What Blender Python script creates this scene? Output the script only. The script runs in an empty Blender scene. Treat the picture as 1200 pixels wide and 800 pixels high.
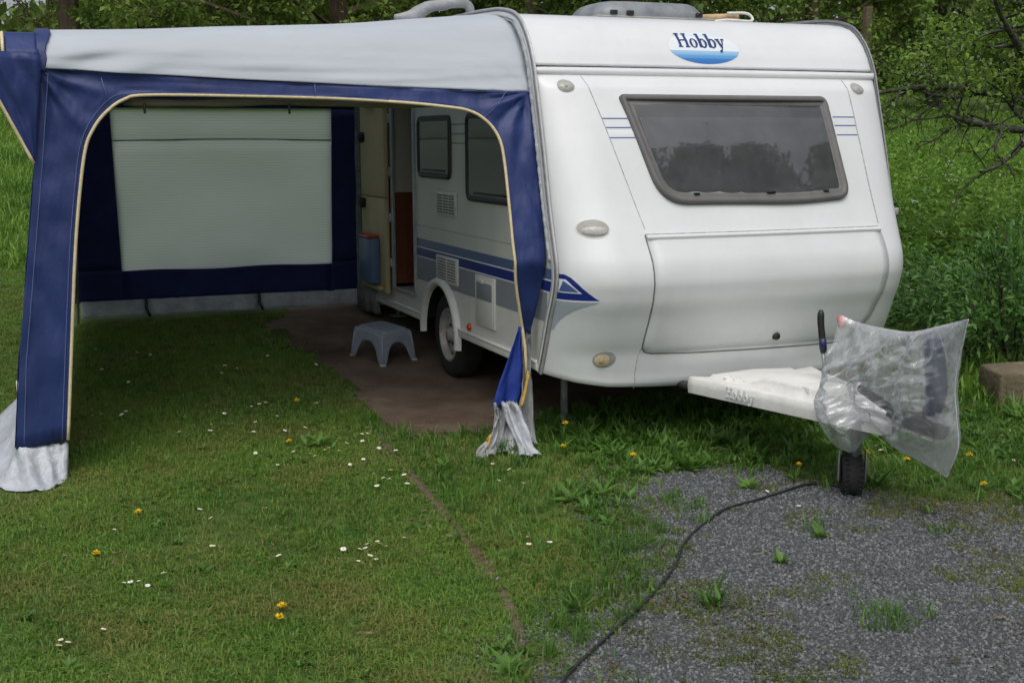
import bpy, bmesh, math, random
import numpy as np
from mathutils import Vector, noise, Matrix
random.seed(7); rng = np.random.default_rng(7)
PI = math.pi
scn = bpy.context.scene
COL = scn.collection

# ---------------------------------------------------------------- camera, sky, sun, exposure
cam = bpy.data.cameras.new("camera"); cam_ob = bpy.data.objects.new("camera", cam); COL.objects.link(cam_ob)
F_PX, HOR, ROLL = 1450.0, 162.0, math.radians(-0.2)
cam.sensor_width = 36.0; cam.lens = 36.0 * F_PX / 1200.0; cam.clip_start = 0.05; cam.clip_end = 600.0
pit = math.atan((400 - HOR) / F_PX); yaw = math.atan(590 / math.hypot(F_PX, 235))
fw = Vector((math.sin(yaw) * math.cos(pit), math.cos(yaw) * math.cos(pit), -math.sin(pit)))
rt = Vector((math.cos(yaw), -math.sin(yaw), 0)); up = rt.cross(fw)
r2 = rt * math.cos(ROLL) + up * math.sin(ROLL); u2 = r2.cross(fw)
cam_ob.matrix_world = Matrix(((r2.x, u2.x, -fw.x, -2.719), (r2.y, u2.y, -fw.y, -6.045), (r2.z, u2.z, -fw.z, 1.65), (0, 0, 0, 1)))
scn.camera = cam_ob
scn.view_settings.view_transform = 'Standard'; scn.view_settings.look = 'None'
scn.view_settings.exposure = 0.06; scn.view_settings.gamma = 1.0
SUN_EL, SUN_AZ = math.radians(62), math.radians(205)      # azimuth clockwise from +Y
world = bpy.data.worlds.new("World"); scn.world = world; world.use_nodes = True
wn = world.node_tree; bg = wn.nodes["Background"]
sky = wn.nodes.new("ShaderNodeTexSky"); sky.sky_type = 'NISHITA'; sky.sun_disc = False
sky.sun_elevation = SUN_EL; sky.sun_rotation = SUN_AZ; sky.dust_density = 5.0; sky.air_density = 1.0; sky.ozone_density = 1.0
hs = wn.nodes.new("ShaderNodeHueSaturation"); hs.inputs["Saturation"].default_value = 0.42
wn.links.new(sky.outputs[0], hs.inputs["Color"]); wn.links.new(hs.outputs[0], bg.inputs["Color"])
bg.inputs["Strength"].default_value = 0.15
sun = bpy.data.lights.new("sun", 'SUN'); sun_ob = bpy.data.objects.new("sun", sun); COL.objects.link(sun_ob)
sun.energy = 0.6; sun.angle = math.radians(60); sun.color = (1.0, 0.97, 0.92)
sd = Vector((math.sin(SUN_AZ) * math.cos(SUN_EL), math.cos(SUN_AZ) * math.cos(SUN_EL), math.sin(SUN_EL)))
sun_ob.rotation_euler = sd.to_track_quat('Z', 'Y').to_euler()

# ---------------------------------------------------------------- materials
def mat(name, col, rough=0.6, spec=0.5, metal=0.0, noise_amt=0.0, nscale=8.0, bump=0.0, bscale=60.0, col2=None, stretch=(1, 1, 1),
        translucent=0.0, attr=None, coat=0.0, detail=5.0, streak=0.0):
    m = bpy.data.materials.new(name); m.use_nodes = True; nt = m.node_tree; N = nt.nodes; L = nt.links
    b = N["Principled BSDF"]; out = N["Material Output"]
    b.inputs["Roughness"].default_value = rough; b.inputs["Metallic"].default_value = metal
    b.inputs["Specular IOR Level"].default_value = spec; b.inputs["Coat Weight"].default_value = coat
    b.inputs["Base Color"].default_value = (*col, 1)
    geo = N.new("ShaderNodeNewGeometry"); mp = N.new("ShaderNodeMapping"); mp.inputs["Scale"].default_value = stretch
    L.new(geo.outputs["Position"], mp.inputs[0])
    colsock = None
    if noise_amt or col2:
        nz = N.new("ShaderNodeTexNoise"); nz.inputs["Scale"].default_value = nscale; nz.inputs["Detail"].default_value = detail
        nz.inputs["Roughness"].default_value = 0.62
        L.new(mp.outputs[0], nz.inputs["Vector"])
        rp = N.new("ShaderNodeValToRGB"); rp.color_ramp.elements[0].position = 0.32; rp.color_ramp.elements[1].position = 0.68
        c2 = col2 or tuple(min(1, x * (1 + noise_amt)) for x in col)
        c1 = col if col2 else tuple(x * (1 - noise_amt) for x in col)
        rp.color_ramp.elements[0].color = (*c1, 1); rp.color_ramp.elements[1].color = (*c2, 1)
        L.new(nz.outputs["Fac"], rp.inputs[0]); colsock = rp.outputs[0]
    if streak:   # rain streaks and grime running down the panels
        m2 = N.new("ShaderNodeMapping"); m2.inputs["Scale"].default_value = (1, 1, 0.06); L.new(geo.outputs["Position"], m2.inputs[0])
        n2 = N.new("ShaderNodeTexNoise"); n2.inputs["Scale"].default_value = 26; n2.inputs["Detail"].default_value = 5; L.new(m2.outputs[0], n2.inputs["Vector"])
        n3 = N.new("ShaderNodeTexNoise"); n3.inputs["Scale"].default_value = 3.2; n3.inputs["Detail"].default_value = 7; L.new(geo.outputs["Position"], n3.inputs["Vector"])
        mm = N.new("ShaderNodeMath"); mm.operation = 'MULTIPLY'; L.new(n2.outputs["Fac"], mm.inputs[0]); L.new(n3.outputs["Fac"], mm.inputs[1])
        r3 = N.new("ShaderNodeMapRange"); r3.inputs[1].default_value = .20; r3.inputs[2].default_value = .42; r3.inputs[3].default_value = 0.0; r3.inputs[4].default_value = streak * 2.2; L.new(mm.outputs[0], r3.inputs[0])
        x3 = N.new("ShaderNodeMix"); x3.data_type = 'RGBA'; L.new(r3.outputs[0], x3.inputs[0]); L.new(colsock, x3.inputs[6]); x3.inputs[7].default_value = (.48, .48, .46, 1); colsock = x3.outputs[2]
        r4 = N.new("ShaderNodeMapRange"); r4.inputs[3].default_value = rough - .06; r4.inputs[4].default_value = rough + .22; L.new(n3.outputs["Fac"], r4.inputs[0]); L.new(r4.outputs[0], b.inputs["Roughness"])
    if attr:
        at = N.new("ShaderNodeAttribute"); at.attribute_name = attr
        mx = N.new("ShaderNodeMix"); mx.data_type = 'RGBA'; mx.blend_type = 'MULTIPLY'; mx.inputs[0].default_value = 1.0
        if colsock: L.new(colsock, mx.inputs[6])
        else: mx.inputs[6].default_value = (*col, 1)
        L.new(at.outputs["Color"], mx.inputs[7]); colsock = mx.outputs[2]
    if colsock: L.new(colsock, b.inputs["Base Color"])
    if bump:
        nb = N.new("ShaderNodeTexNoise"); nb.inputs["Scale"].default_value = bscale; nb.inputs["Detail"].default_value = 4
        L.new(mp.outputs[0], nb.inputs["Vector"])
        bp = N.new("ShaderNodeBump"); bp.inputs["Strength"].default_value = bump; bp.inputs["Distance"].default_value = 0.02
        L.new(nb.outputs["Fac"], bp.inputs["Height"]); L.new(bp.outputs[0], b.inputs["Normal"])
    if translucent:
        tr = N.new("ShaderNodeBsdfTranslucent"); tr.inputs[0].default_value = (*col, 1)
        if colsock: L.new(colsock, tr.inputs[0])
        ms = N.new("ShaderNodeMixShader"); ms.inputs[0].default_value = translucent
        L.new(b.outputs[0], ms.inputs[1]); L.new(tr.outputs[0], ms.inputs[2]); L.new(ms.outputs[0], out.inputs[0])
    return m

def leafmat(name, a, b2, trans=0.35, rough=0.45, dry=None):
    """foliage: each leaf carries its own tint (attribute) and each instance its own random"""
    m = bpy.data.materials.new(name); m.use_nodes = True; nt = m.node_tree; N = nt.nodes; L = nt.links
    b = N["Principled BSDF"]; out = N["Material Output"]; b.inputs["Roughness"].default_value = rough
    b.inputs["Specular IOR Level"].default_value = 0.35
    at = N.new("ShaderNodeAttribute"); at.attribute_name = "tint"
    oi = N.new("ShaderNodeObjectInfo"); geo = N.new("ShaderNodeNewGeometry")
    nz = N.new("ShaderNodeTexNoise"); nz.inputs["Scale"].default_value = 0.9; nz.inputs["Detail"].default_value = 4; L.new(geo.outputs["Position"], nz.inputs["Vector"])
    ad = N.new("ShaderNodeMath"); ad.operation = 'MULTIPLY_ADD'; ad.inputs[1].default_value = 0.35; L.new(oi.outputs["Random"], ad.inputs[0])
    s1 = N.new("ShaderNodeMath"); s1.operation = 'MULTIPLY_ADD'; s1.inputs[1].default_value = 1.6; s1.inputs[2].default_value = -0.62
    L.new(nz.outputs["Fac"], s1.inputs[0]); L.new(s1.outputs[0], ad.inputs[2])
    s2 = N.new("ShaderNodeMath"); s2.operation = 'MULTIPLY_ADD'; s2.inputs[1].default_value = 0.7; L.new(at.outputs["Fac"], s2.inputs[0]); L.new(ad.outputs[0], s2.inputs[2])
    rp = N.new("ShaderNodeValToRGB"); rp.color_ramp.elements[0].color = (*a, 1); rp.color_ramp.elements[1].color = (*b2, 1)
    rp.color_ramp.elements[0].position = 0.1; rp.color_ramp.elements[1].position = 0.95
    L.new(s2.outputs[0], rp.inputs[0]); csock = rp.outputs[0]
    if dry:      # trodden, straw-coloured patches
        nd = N.new("ShaderNodeTexNoise"); nd.inputs["Scale"].default_value = 1.7; nd.inputs["Detail"].default_value = 6; nd.inputs["Roughness"].default_value = .65; L.new(geo.outputs["Position"], nd.inputs["Vector"])
        md2 = N.new("ShaderNodeMath"); md2.operation = 'MULTIPLY_ADD'; md2.inputs[1].default_value = .30; L.new(at.outputs["Fac"], md2.inputs[0]); L.new(nd.outputs["Fac"], md2.inputs[2])
        mr2 = N.new("ShaderNodeMapRange"); mr2.inputs[1].default_value = .62; mr2.inputs[2].default_value = .86; mr2.inputs[4].default_value = .9; L.new(md2.outputs[0], mr2.inputs[0])
        xd = N.new("ShaderNodeMix"); xd.data_type = 'RGBA'; L.new(mr2.outputs[0], xd.inputs[0]); L.new(csock, xd.inputs[6]); xd.inputs[7].default_value = (*dry, 1); csock = xd.outputs[2]
    L.new(csock, b.inputs["Base Color"])
    tr = N.new("ShaderNodeBsdfTranslucent"); L.new(csock, tr.inputs[0])
    ms = N.new("ShaderNodeMixShader"); ms.inputs[0].default_value = trans
    L.new(b.outputs[0], ms.inputs[1]); L.new(tr.outputs[0], ms.inputs[2]); L.new(ms.outputs[0], out.inputs[0])
    return m

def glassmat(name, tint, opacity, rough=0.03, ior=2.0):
    """thin tinted pane: part tinted see-through, part grey smoke lightened in place of reflected light, mirror by Fresnel"""
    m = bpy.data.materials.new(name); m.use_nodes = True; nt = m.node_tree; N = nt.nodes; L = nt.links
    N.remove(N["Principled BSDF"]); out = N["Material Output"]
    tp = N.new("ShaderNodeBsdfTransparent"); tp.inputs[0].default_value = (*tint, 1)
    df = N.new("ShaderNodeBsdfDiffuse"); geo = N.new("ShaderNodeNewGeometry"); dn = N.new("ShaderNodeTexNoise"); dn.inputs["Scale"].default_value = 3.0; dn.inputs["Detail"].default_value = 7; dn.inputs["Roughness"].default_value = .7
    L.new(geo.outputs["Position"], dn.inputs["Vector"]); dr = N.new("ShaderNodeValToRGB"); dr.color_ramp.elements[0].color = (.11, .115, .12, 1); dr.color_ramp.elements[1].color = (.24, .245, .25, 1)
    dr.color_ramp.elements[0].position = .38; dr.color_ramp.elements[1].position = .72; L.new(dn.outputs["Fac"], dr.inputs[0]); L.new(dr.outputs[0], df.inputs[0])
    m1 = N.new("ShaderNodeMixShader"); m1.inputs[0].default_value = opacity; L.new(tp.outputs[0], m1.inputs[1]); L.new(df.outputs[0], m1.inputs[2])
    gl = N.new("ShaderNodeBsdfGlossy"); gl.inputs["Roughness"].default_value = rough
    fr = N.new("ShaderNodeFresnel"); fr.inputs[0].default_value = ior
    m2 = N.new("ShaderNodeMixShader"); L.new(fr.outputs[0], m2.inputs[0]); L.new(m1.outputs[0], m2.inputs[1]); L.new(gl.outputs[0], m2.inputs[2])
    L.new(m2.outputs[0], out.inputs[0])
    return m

M = {}
M['white'] = mat("white gel coat", (0.705, 0.725, 0.735), 0.30, 0.5, noise_amt=0.035, nscale=2.2, coat=0.2, bump=0.02, bscale=9, streak=0.035)
M['white_side'] = mat("side sheet white", (0.64, 0.64, 0.60), 0.35, 0.5, noise_amt=0.05, nscale=2.5, bump=0.05, bscale=45, streak=0.08)
M['trim_white'] = mat("trim white", (0.68, 0.68, 0.65), 0.4, noise_amt=0.08, nscale=14)
M['old_white'] = mat("weathered cover white", (0.70, 0.70, 0.67), 0.5, noise_amt=0.10, nscale=7, bump=0.1, bscale=60)
M['alu'] = mat("aluminium trim", (0.42, 0.43, 0.44), 0.45, metal=0.3, noise_amt=0.12, nscale=20)
M['seam_dark'] = mat("sealant line", (0.16, 0.16, 0.16), 0.7, noise_amt=0.3, nscale=40)
M['seam_grey'] = mat("panel line", (0.42, 0.42, 0.41), 0.7, noise_amt=0.3, nscale=40)
M['rubber_grey'] = mat("window frame grey", (0.125, 0.122, 0.120), 0.55, noise_amt=0.12, nscale=12, bump=0.06, bscale=90)
M['rubber_dark'] = mat("window frame dark", (0.045, 0.045, 0.045), 0.5, noise_amt=0.15, nscale=20)
M['black'] = mat("black plastic", (0.015, 0.015, 0.016), 0.45, noise_amt=0.2, nscale=30)
M['dark_steel'] = mat("dark steel", (0.06, 0.058, 0.055), 0.6, metal=0.3, noise_amt=0.35, nscale=25)
M['galv'] = mat("galvanised steel", (0.36, 0.37, 0.38), 0.5, metal=0.7, noise_amt=0.25, nscale=18)
M['tyre'] = mat("tyre rubber", (0.018, 0.018, 0.018), 0.85, noise_amt=0.3, nscale=25, bump=0.2, bscale=120)
M['rim'] = mat("painted rim", (0.42, 0.40, 0.37), 0.5, metal=0.25, noise_amt=0.25, nscale=22)
M['navy_decal'] = mat("navy decal", (0.012, 0.025, 0.20), 0.35)
M['mid_decal'] = mat("mid blue decal", (0.07, 0.12, 0.33), 0.35)
M['steel_decal'] = mat("steel blue decal", (0.08, 0.13, 0.27), 0.35)
M['grey_decal'] = mat("grey decal", (0.24, 0.26, 0.29), 0.4)
M['grey_fin'] = mat("grey fin decal", (0.36, 0.40, 0.45), 0.4)
M['white_decal'] = mat("white decal line", (0.75, 0.77, 0.80), 0.4)
M['letter_blue'] = mat("lettering blue", (0.012, 0.04, 0.16), 0.4)
M['amber'] = mat("orange reflector", (0.45, 0.05, 0.01), 0.3)
M['lens'] = mat("clear lamp lens", (0.40, 0.40, 0.37), 0.2, noise_amt=0.15, nscale=60)
M['lens_cream'] = mat("aged lamp lens", (0.55, 0.47, 0.30), 0.3, noise_amt=0.2, nscale=60)
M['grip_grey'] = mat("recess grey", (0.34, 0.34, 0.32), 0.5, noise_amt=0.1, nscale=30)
M['door_cream'] = mat("door lining cream", (0.50, 0.42, 0.235), 0.5, noise_amt=0.06, nscale=6)
M['bin_blue'] = mat("door bin blue", (0.10, 0.16, 0.30), 0.45)
M['wood'] = mat("cabinet wood", (0.13, 0.036, 0.016), 0.45, col2=(0.18, 0.058, 0.026), nscale=5, stretch=(6, 6, 0.6))
M['inner_pale'] = mat("cabin lining", (0.50, 0.46, 0.38), 0.6, noise_amt=0.06, nscale=6)
M['curtain'] = mat("grey curtain cloth", (0.36, 0.38, 0.38), 0.9, noise_amt=0.06, nscale=12, translucent=0.25)
M['blue_fab'] = mat("navy awning cloth", (0.016, 0.033, 0.135), 0.50, 0.4, noise_amt=0.16, nscale=3.5, bump=0.45, bscale=11, stretch=(1, 1, 0.5))
M['blue_fab2'] = mat("bright blue awning cloth", (0.014, 0.04, 0.26), 0.5, 0.4, noise_amt=0.12, nscale=5, bump=0.3, bscale=14)
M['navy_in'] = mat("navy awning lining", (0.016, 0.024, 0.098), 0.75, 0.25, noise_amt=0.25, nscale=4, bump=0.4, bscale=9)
M['grey_fab'] = mat("pale grey awning roof", (0.70, 0.745, 0.80), 0.55, 0.35, noise_amt=0.05, nscale=2.2, bump=0.42, bscale=8, stretch=(0.4, 1.2, 1.2), translucent=0.42)
M['flap_fab'] = mat("grey mud flap pvc", (0.46, 0.49, 0.53), 0.38, 0.5, noise_amt=0.16, nscale=9, bump=0.8, bscale=22, translucent=0.08)
M['flap_dirty'] = mat("dirty grey mud flap", (0.31, 0.32, 0.33), 0.5, 0.4, noise_amt=0.25, nscale=9, bump=0.5, bscale=17)
M['piping'] = mat("beige piping", (0.66, 0.55, 0.33), 0.6, noise_amt=0.12, nscale=40)
M['thread'] = mat("stitched seam", (0.10, 0.14, 0.32), 0.8)
M['yellow_tie'] = mat("yellow tie webbing", (0.55, 0.34, 0.05), 0.7, noise_amt=0.2, nscale=40)
M['drape'] = mat("grey padded drape", (0.16, 0.17, 0.17), 0.85, noise_amt=0.35, nscale=14, bump=0.4, bscale=30)
M['skirt_beige'] = mat("beige skirt board", (0.62, 0.47, 0.36), 0.7, noise_amt=0.12, nscale=5)
M['stool'] = mat("grey blue plastic", (0.27, 0.31, 0.37), 0.42, 0.5, noise_amt=0.10, nscale=20)
M['stool_foot'] = mat("pale rubber foot", (0.45, 0.43, 0.40), 0.7)
M['skylight'] = mat("smoked roof dome", (0.20, 0.22, 0.235), 0.35, 0.5, noise_amt=0.30, nscale=7)
M['tan'] = mat("tan weathered board", (0.50, 0.36, 0.20), 0.7, noise_amt=0.25, nscale=14)
M['cable'] = mat("black cable", (0.018, 0.018, 0.02), 0.55, noise_amt=0.3, nscale=30)
M['lever_blue'] = mat("navy grip", (0.012, 0.02, 0.075), 0.4)
M['pinkred'] = mat("faded red grip", (0.55, 0.16, 0.14), 0.5)
M['slab'] = mat("brown trodden hardstanding", (0.070, 0.044, 0.030), 0.9, 0.2, col2=(0.19, 0.145, 0.110), nscale=1.6, bump=0.5, bscale=40, detail=9)
M['stone_block'] = mat("mossy stone", (0.10, 0.085, 0.048), 0.9, 0.2, col2=(0.19, 0.160, 0.115), nscale=7, bump=0.6, bscale=30)
M['path'] = mat("pale concrete path", (0.26, 0.25, 0.22), 0.9, 0.2, noise_amt=0.25, nscale=6, bump=0.3, bscale=50)
M['gravel_base'] = mat("grey grit", (0.045, 0.048, 0.046), 0.9, 0.2, col2=(0.13, 0.138, 0.136), nscale=70, bump=0.8, bscale=110, detail=8)
M['bark'] = mat("tree bark", (0.045, 0.032, 0.023), 0.9, 0.2, col2=(0.11, 0.085, 0.06), nscale=9, bump=0.8, bscale=25, stretch=(1, 1, 0.3))
M['bark_red'] = mat("reddish bark", (0.075, 0.040, 0.026), 0.9, 0.2, col2=(0.16, 0.085, 0.05), nscale=9, bump=0.8, bscale=25, stretch=(1, 1, 0.3))
M['bark_lichen'] = mat("lichened apple bark", (0.020, 0.017, 0.014), 0.9, 0.2, col2=(0.12, 0.125, 0.10), nscale=16, bump=0.8, bscale=45, detail=8)
M['post'] = mat("weathered timber", (0.10, 0.075, 0.05), 0.9, 0.2, noise_amt=0.3, nscale=10, stretch=(4, 4, .5))
M['petal_white'] = mat("daisy petal", (0.80, 0.80, 0.76), 0.6)
M['petal_yellow'] = mat("dandelion petal", (0.85, 0.60, 0.015), 0.6)
M['stem_green'] = mat("flower stem", (0.10, 0.16, 0.04), 0.6)
M['l_grass'] = leafmat("lawn blade", (0.045, 0.150, 0.018), (0.205, 0.350, 0.060), 0.42, 0.55, dry=(0.27, 0.25, 0.075))
M['l_weed'] = leafmat("weed leaf", (0.040, 0.110, 0.015), (0.130, 0.26, 0.045), 0.35)
M['l_meadow'] = leafmat("meadow leaf", (0.070, 0.170, 0.020), (0.215, 0.370, 0.058), 0.42, 0.5)
M['l_bush'] = leafmat("bush leaf", (0.026, 0.080, 0.015), (0.100, 0.220, 0.045), 0.3, 0.38)
M['l_apple'] = leafmat("apple leaf", (0.075, 0.160, 0.018), (0.240, 0.380, 0.060), 0.45, 0.5)
M['l_olive'] = leafmat("young olive leaf", (0.13, 0.135, 0.035), (0.30, 0.29, 0.10), 0.4, 0.6)
M['l_green'] = leafmat("broad green leaf", (0.06, 0.13, 0.018), (0.21, 0.30, 0.055), 0.35, 0.6)
M['l_dark'] = leafmat("dark green leaf", (0.035, 0.085, 0.014), (0.13, 0.20, 0.04), 0.3, 0.6)
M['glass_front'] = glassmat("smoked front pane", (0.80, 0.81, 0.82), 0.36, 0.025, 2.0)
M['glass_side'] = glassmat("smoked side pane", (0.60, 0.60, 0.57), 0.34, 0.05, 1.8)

# window plastic of the awning: pale green ribbed, lets light through
def ribbed():
    m = mat("ribbed awning window", (0.50, 0.56, 0.48), 0.35, 0.5, noise_amt=0.05, nscale=2, translucent=0.92)
    N = m.node_tree.nodes; L = m.node_tree.links; b = N["Principled BSDF"]
    geo = N.new("ShaderNodeNewGeometry"); w = N.new("ShaderNodeTexWave"); w.wave_type = 'BANDS'; w.bands_direction = 'Z'
    w.inputs["Scale"].default_value = 14.0; w.inputs["Distortion"].default_value = 0.8; w.inputs["Detail"].default_value = 1
    L.new(geo.outputs["Position"], w.inputs["Vector"])
    bp = N.new("ShaderNodeBump"); bp.inputs["Strength"].default_value = 0.8; bp.inputs["Distance"].default_value = 0.02
    L.new(w.outputs["Fac"], bp.inputs["Height"]); L.new(bp.outputs[0], b.inputs["Normal"])
    for n in N:
        if n.type == 'BSDF_TRANSLUCENT':
            mx = N.new("ShaderNodeMix"); mx.data_type = 'RGBA'; mx.inputs[6].default_value = (0.82, 0.85, 0.79, 1); mx.inputs[7].default_value = (0.97, 0.98, 0.93, 1)
            L.new(w.outputs["Fac"], mx.inputs[0]); L.new(mx.outputs[2], n.inputs[0])
    return m
M['ribbed'] = ribbed()

def bagmat():
    m = bpy.data.materials.new("clear polythene"); m.use_nodes = True; nt = m.node_tree; N = nt.nodes; L = nt.links
    N.remove(N["Principled BSDF"]); out = N["Material Output"]
    geo = N.new("ShaderNodeNewGeometry")
    nz = N.new("ShaderNodeTexNoise"); nz.inputs["Scale"].default_value = 6; nz.inputs["Detail"].default_value = 5; nz.inputs["Distortion"].default_value = 0.8
    mp = N.new("ShaderNodeMapping"); mp.inputs["Scale"].default_value = (2, 2, 0.8); L.new(geo.outputs["Position"], mp.inputs[0]); L.new(mp.outputs[0], nz.inputs["Vector"])
    bp = N.new("ShaderNodeBump"); bp.inputs["Strength"].default_value = 0.5; bp.inputs["Distance"].default_value = 0.03; L.new(nz.outputs["Fac"], bp.inputs["Height"])
    tp = N.new("ShaderNodeBsdfTransparent"); tp.inputs[0].default_value = (0.90, 0.91, 0.92, 1)
    df = N.new("ShaderNodeBsdfDiffuse"); df.inputs[0].default_value = (0.86, 0.88, 0.91, 1); L.new(bp.outputs[0], df.inputs["Normal"])
    tl = N.new("ShaderNodeBsdfTranslucent"); tl.inputs[0].default_value = (0.86, 0.88, 0.91, 1)
    md = N.new("ShaderNodeMixShader"); md.inputs[0].default_value = 0.5; L.new(df.outputs[0], md.inputs[1]); L.new(tl.outputs[0], md.inputs[2])
    rp = N.new("ShaderNodeMapRange"); rp.inputs[1].default_value = 0.3; rp.inputs[2].default_value = 0.72; rp.inputs[3].default_value = 0.10; rp.inputs[4].default_value = 0.34
    L.new(nz.outputs["Fac"], rp.inputs[0])
    lw_ = N.new("ShaderNodeLayerWeight"); lw_.inputs[0].default_value = .5; pw_ = N.new("ShaderNodeMath"); pw_.operation = 'POWER'; pw_.inputs[1].default_value = 2.0; L.new(lw_.outputs["Facing"], pw_.inputs[0])
    op_ = N.new("ShaderNodeMath"); op_.operation = 'MULTIPLY_ADD'; op_.inputs[1].default_value = .75; op_.use_clamp = True; L.new(pw_.outputs[0], op_.inputs[0]); L.new(rp.outputs[0], op_.inputs[2])
    m1 = N.new("ShaderNodeMixShader"); L.new(op_.outputs[0], m1.inputs[0]); L.new(tp.outputs[0], m1.inputs[1]); L.new(md.outputs[0], m1.inputs[2])
    gl = N.new("ShaderNodeBsdfGlossy"); gl.inputs["Roughness"].default_value = 0.13; L.new(bp.outputs[0], gl.inputs["Normal"])
    fr = N.new("ShaderNodeLayerWeight"); fr.inputs[0].default_value = .5; L.new(bp.outputs[0], fr.inputs["Normal"])
    f2 = N.new("ShaderNodeMath"); f2.operation = 'POWER'; f2.inputs[1].default_value = 3.0; L.new(fr.outputs["Facing"], f2.inputs[0])
    f3 = N.new("ShaderNodeMath"); f3.operation = 'MULTIPLY_ADD'; f3.inputs[1].default_value = .6; f3.inputs[2].default_value = .12; L.new(f2.outputs[0], f3.inputs[0])
    m2 = N.new("ShaderNodeMixShader"); L.new(f3.outputs[0], m2.inputs[0]); L.new(m1.outputs[0], m2.inputs[1]); L.new(gl.outputs[0], m2.inputs[2])
    L.new(m2.outputs[0], out.inputs[0])
    return m
M['bag'] = bagmat()

# ---------------------------------------------------------------- mesh helpers
def tag(o, label=None, cat=None, group=None, kind=None):
    if label: o['label'] = label
    if cat: o['category'] = cat
    if group: o['group'] = group
    if kind: o['kind'] = kind
    return o

def empty(name, loc, label, cat, group=None, rz=0):
    o = bpy.data.objects.new(name, None); COL.objects.link(o); o.location = loc; o.rotation_euler = (0, 0, rz); o.empty_display_size = .1
    return tag(o, label, cat, group)

def link(name, me, m, parent=None, smooth=True):
    o = bpy.data.objects.new(name, me); COL.objects.link(o)
    if m is not None and not me.materials: me.materials.append(m)
    if parent:
        o.parent = parent
        p = parent; off = Matrix.Identity(4)
        # geometry is given in world coordinates: cancel the parent's own placing
        o.matrix_parent_inverse = world_of(parent).inverted()
    if smooth: me.polygons.foreach_set("use_smooth", [True] * len(me.polygons))
    return o

def world_of(o):
    mw = Matrix.LocRotScale(o.location, o.rotation_euler, o.scale)
    if o.parent: mw = world_of(o.parent) @ o.matrix_parent_inverse @ mw
    return mw

def pyd(name, v, f, m, parent=None, smooth=True):
    me = bpy.data.meshes.new(name); me.from_pydata([tuple(p) for p in v], [], f); me.update()
    return link(name, me, m, parent, smooth)

def grid(name, rows, m, parent=None, smooth=True, thick=0.0, closed=False):
    """rows: list of equal-length point lists -> quad sheet (optionally given thickness)"""
    n, k = len(rows), len(rows[0]); v = [p for r in rows for p in r]; f = []
    for i in range(n - 1):
        for j in range(k if closed else k - 1):
            j2 = (j + 1) % k
            f.append((i * k + j, i * k + j2, (i + 1) * k + j2, (i + 1) * k + j))
    o = pyd(name, v, f, m, parent, smooth)
    if thick:
        md = o.modifiers.new("thickness", 'SOLIDIFY'); md.thickness = thick; md.offset = 0
    return o

def bm_obj(name, bm, m, parent=None, smooth=False):
    me = bpy.data.meshes.new(name); bm.to_mesh(me); bm.free()
    return link(name, me, m, parent, smooth)

def add_box(bm, c, s, rot=None, bev=0.0, seg=2):
    r = bmesh.ops.create_cube(bm, size=1.0)
    vs = r['verts']
    for v in vs: v.co = Vector((v.co.x * s[0], v.co.y * s[1], v.co.z * s[2]))
    if bev:
        es = list({e for v in vs for e in v.link_edges})
        rr = bmesh.ops.bevel(bm, geom=es, offset=bev, segments=seg, affect='EDGES', profile=0.5)
        vs = list({v for f in rr['faces'] for v in f.verts} | {v for v in vs if v.is_valid})
    for v in vs:
        co = v.co
        if rot is not None: co = rot @ co
        v.co = co + Vector(c)
    return vs

def box(name, c, s, m, parent=None, rot=None, bev=0.004):
    bm = bmesh.new(); add_box(bm, c, s, rot, bev); return bm_obj(name, bm, m, parent, True)

def frames(pts):
    pts = [Vector(p) for p in pts]; n = len(pts); T = []
    for i in range(n):
        T.append((pts[min(i + 1, n - 1)] - pts[max(i - 1, 0)]).normalized())
    a = Vector((0, 0, 1)) if abs(T[0].z) < 0.9 else Vector((1, 0, 0))
    nrm = (a - T[0] * a.dot(T[0])).normalized(); out = []
    for i in range(n):
        nrm = (nrm - T[i] * nrm.dot(T[i])).normalized(); out.append((pts[i], nrm, T[i].cross(nrm)))
    return out

def tube_arr(pts, rad, seg=8, cap=True):
    fr = frames(pts); v = []; f = []
    for i, (p, a, b) in enumerate(fr):
        r = rad[i] if hasattr(rad, '__len__') else rad
        for k in range(seg):
            t = 2 * PI * k / seg; v.append(p + a * (r * math.cos(t)) + b * (r * math.sin(t)))
    n = len(fr)
    for i in range(n - 1):
        for k in range(seg):
            k2 = (k + 1) % seg; f.append((i * seg + k, i * seg + k2, (i + 1) * seg + k2, (i + 1) * seg + k))
    if cap:
        f.append(tuple(range(seg))[::-1]); f.append(tuple((n - 1) * seg + k for k in range(seg)))
    return v, f

def tube(name, pts, rad, m, parent=None, seg=8):
    v, f = tube_arr(pts, rad, seg); return pyd(name, v, f, m, parent)

def lathe_arr(prof, axis='X', c=(0, 0, 0), seg=32, close=True):
    """prof: (r, h) pairs turned about an axis through c"""
    v = []; f = []
    for r, h in prof:
        for k in range(seg):
            t = 2 * PI * k / seg; a, b = r * math.cos(t), r * math.sin(t)
            v.append(Vector(c) + (Vector((h, a, b)) if axis == 'X' else Vector((a, h, b)) if axis == 'Y' else Vector((a, b, h))))
    for i in range(len(prof) - 1):
        for k in range(seg):
            k2 = (k + 1) % seg; f.append((i * seg + k, i * seg + k2, (i + 1) * seg + k2, (i + 1) * seg + k))
    return v, f

def lathe(name, prof, m, parent=None, axis='X', c=(0, 0, 0), seg=32):
    v, f = lathe_arr(prof, axis, c, seg); return pyd(name, v, f, m, parent)

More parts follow.
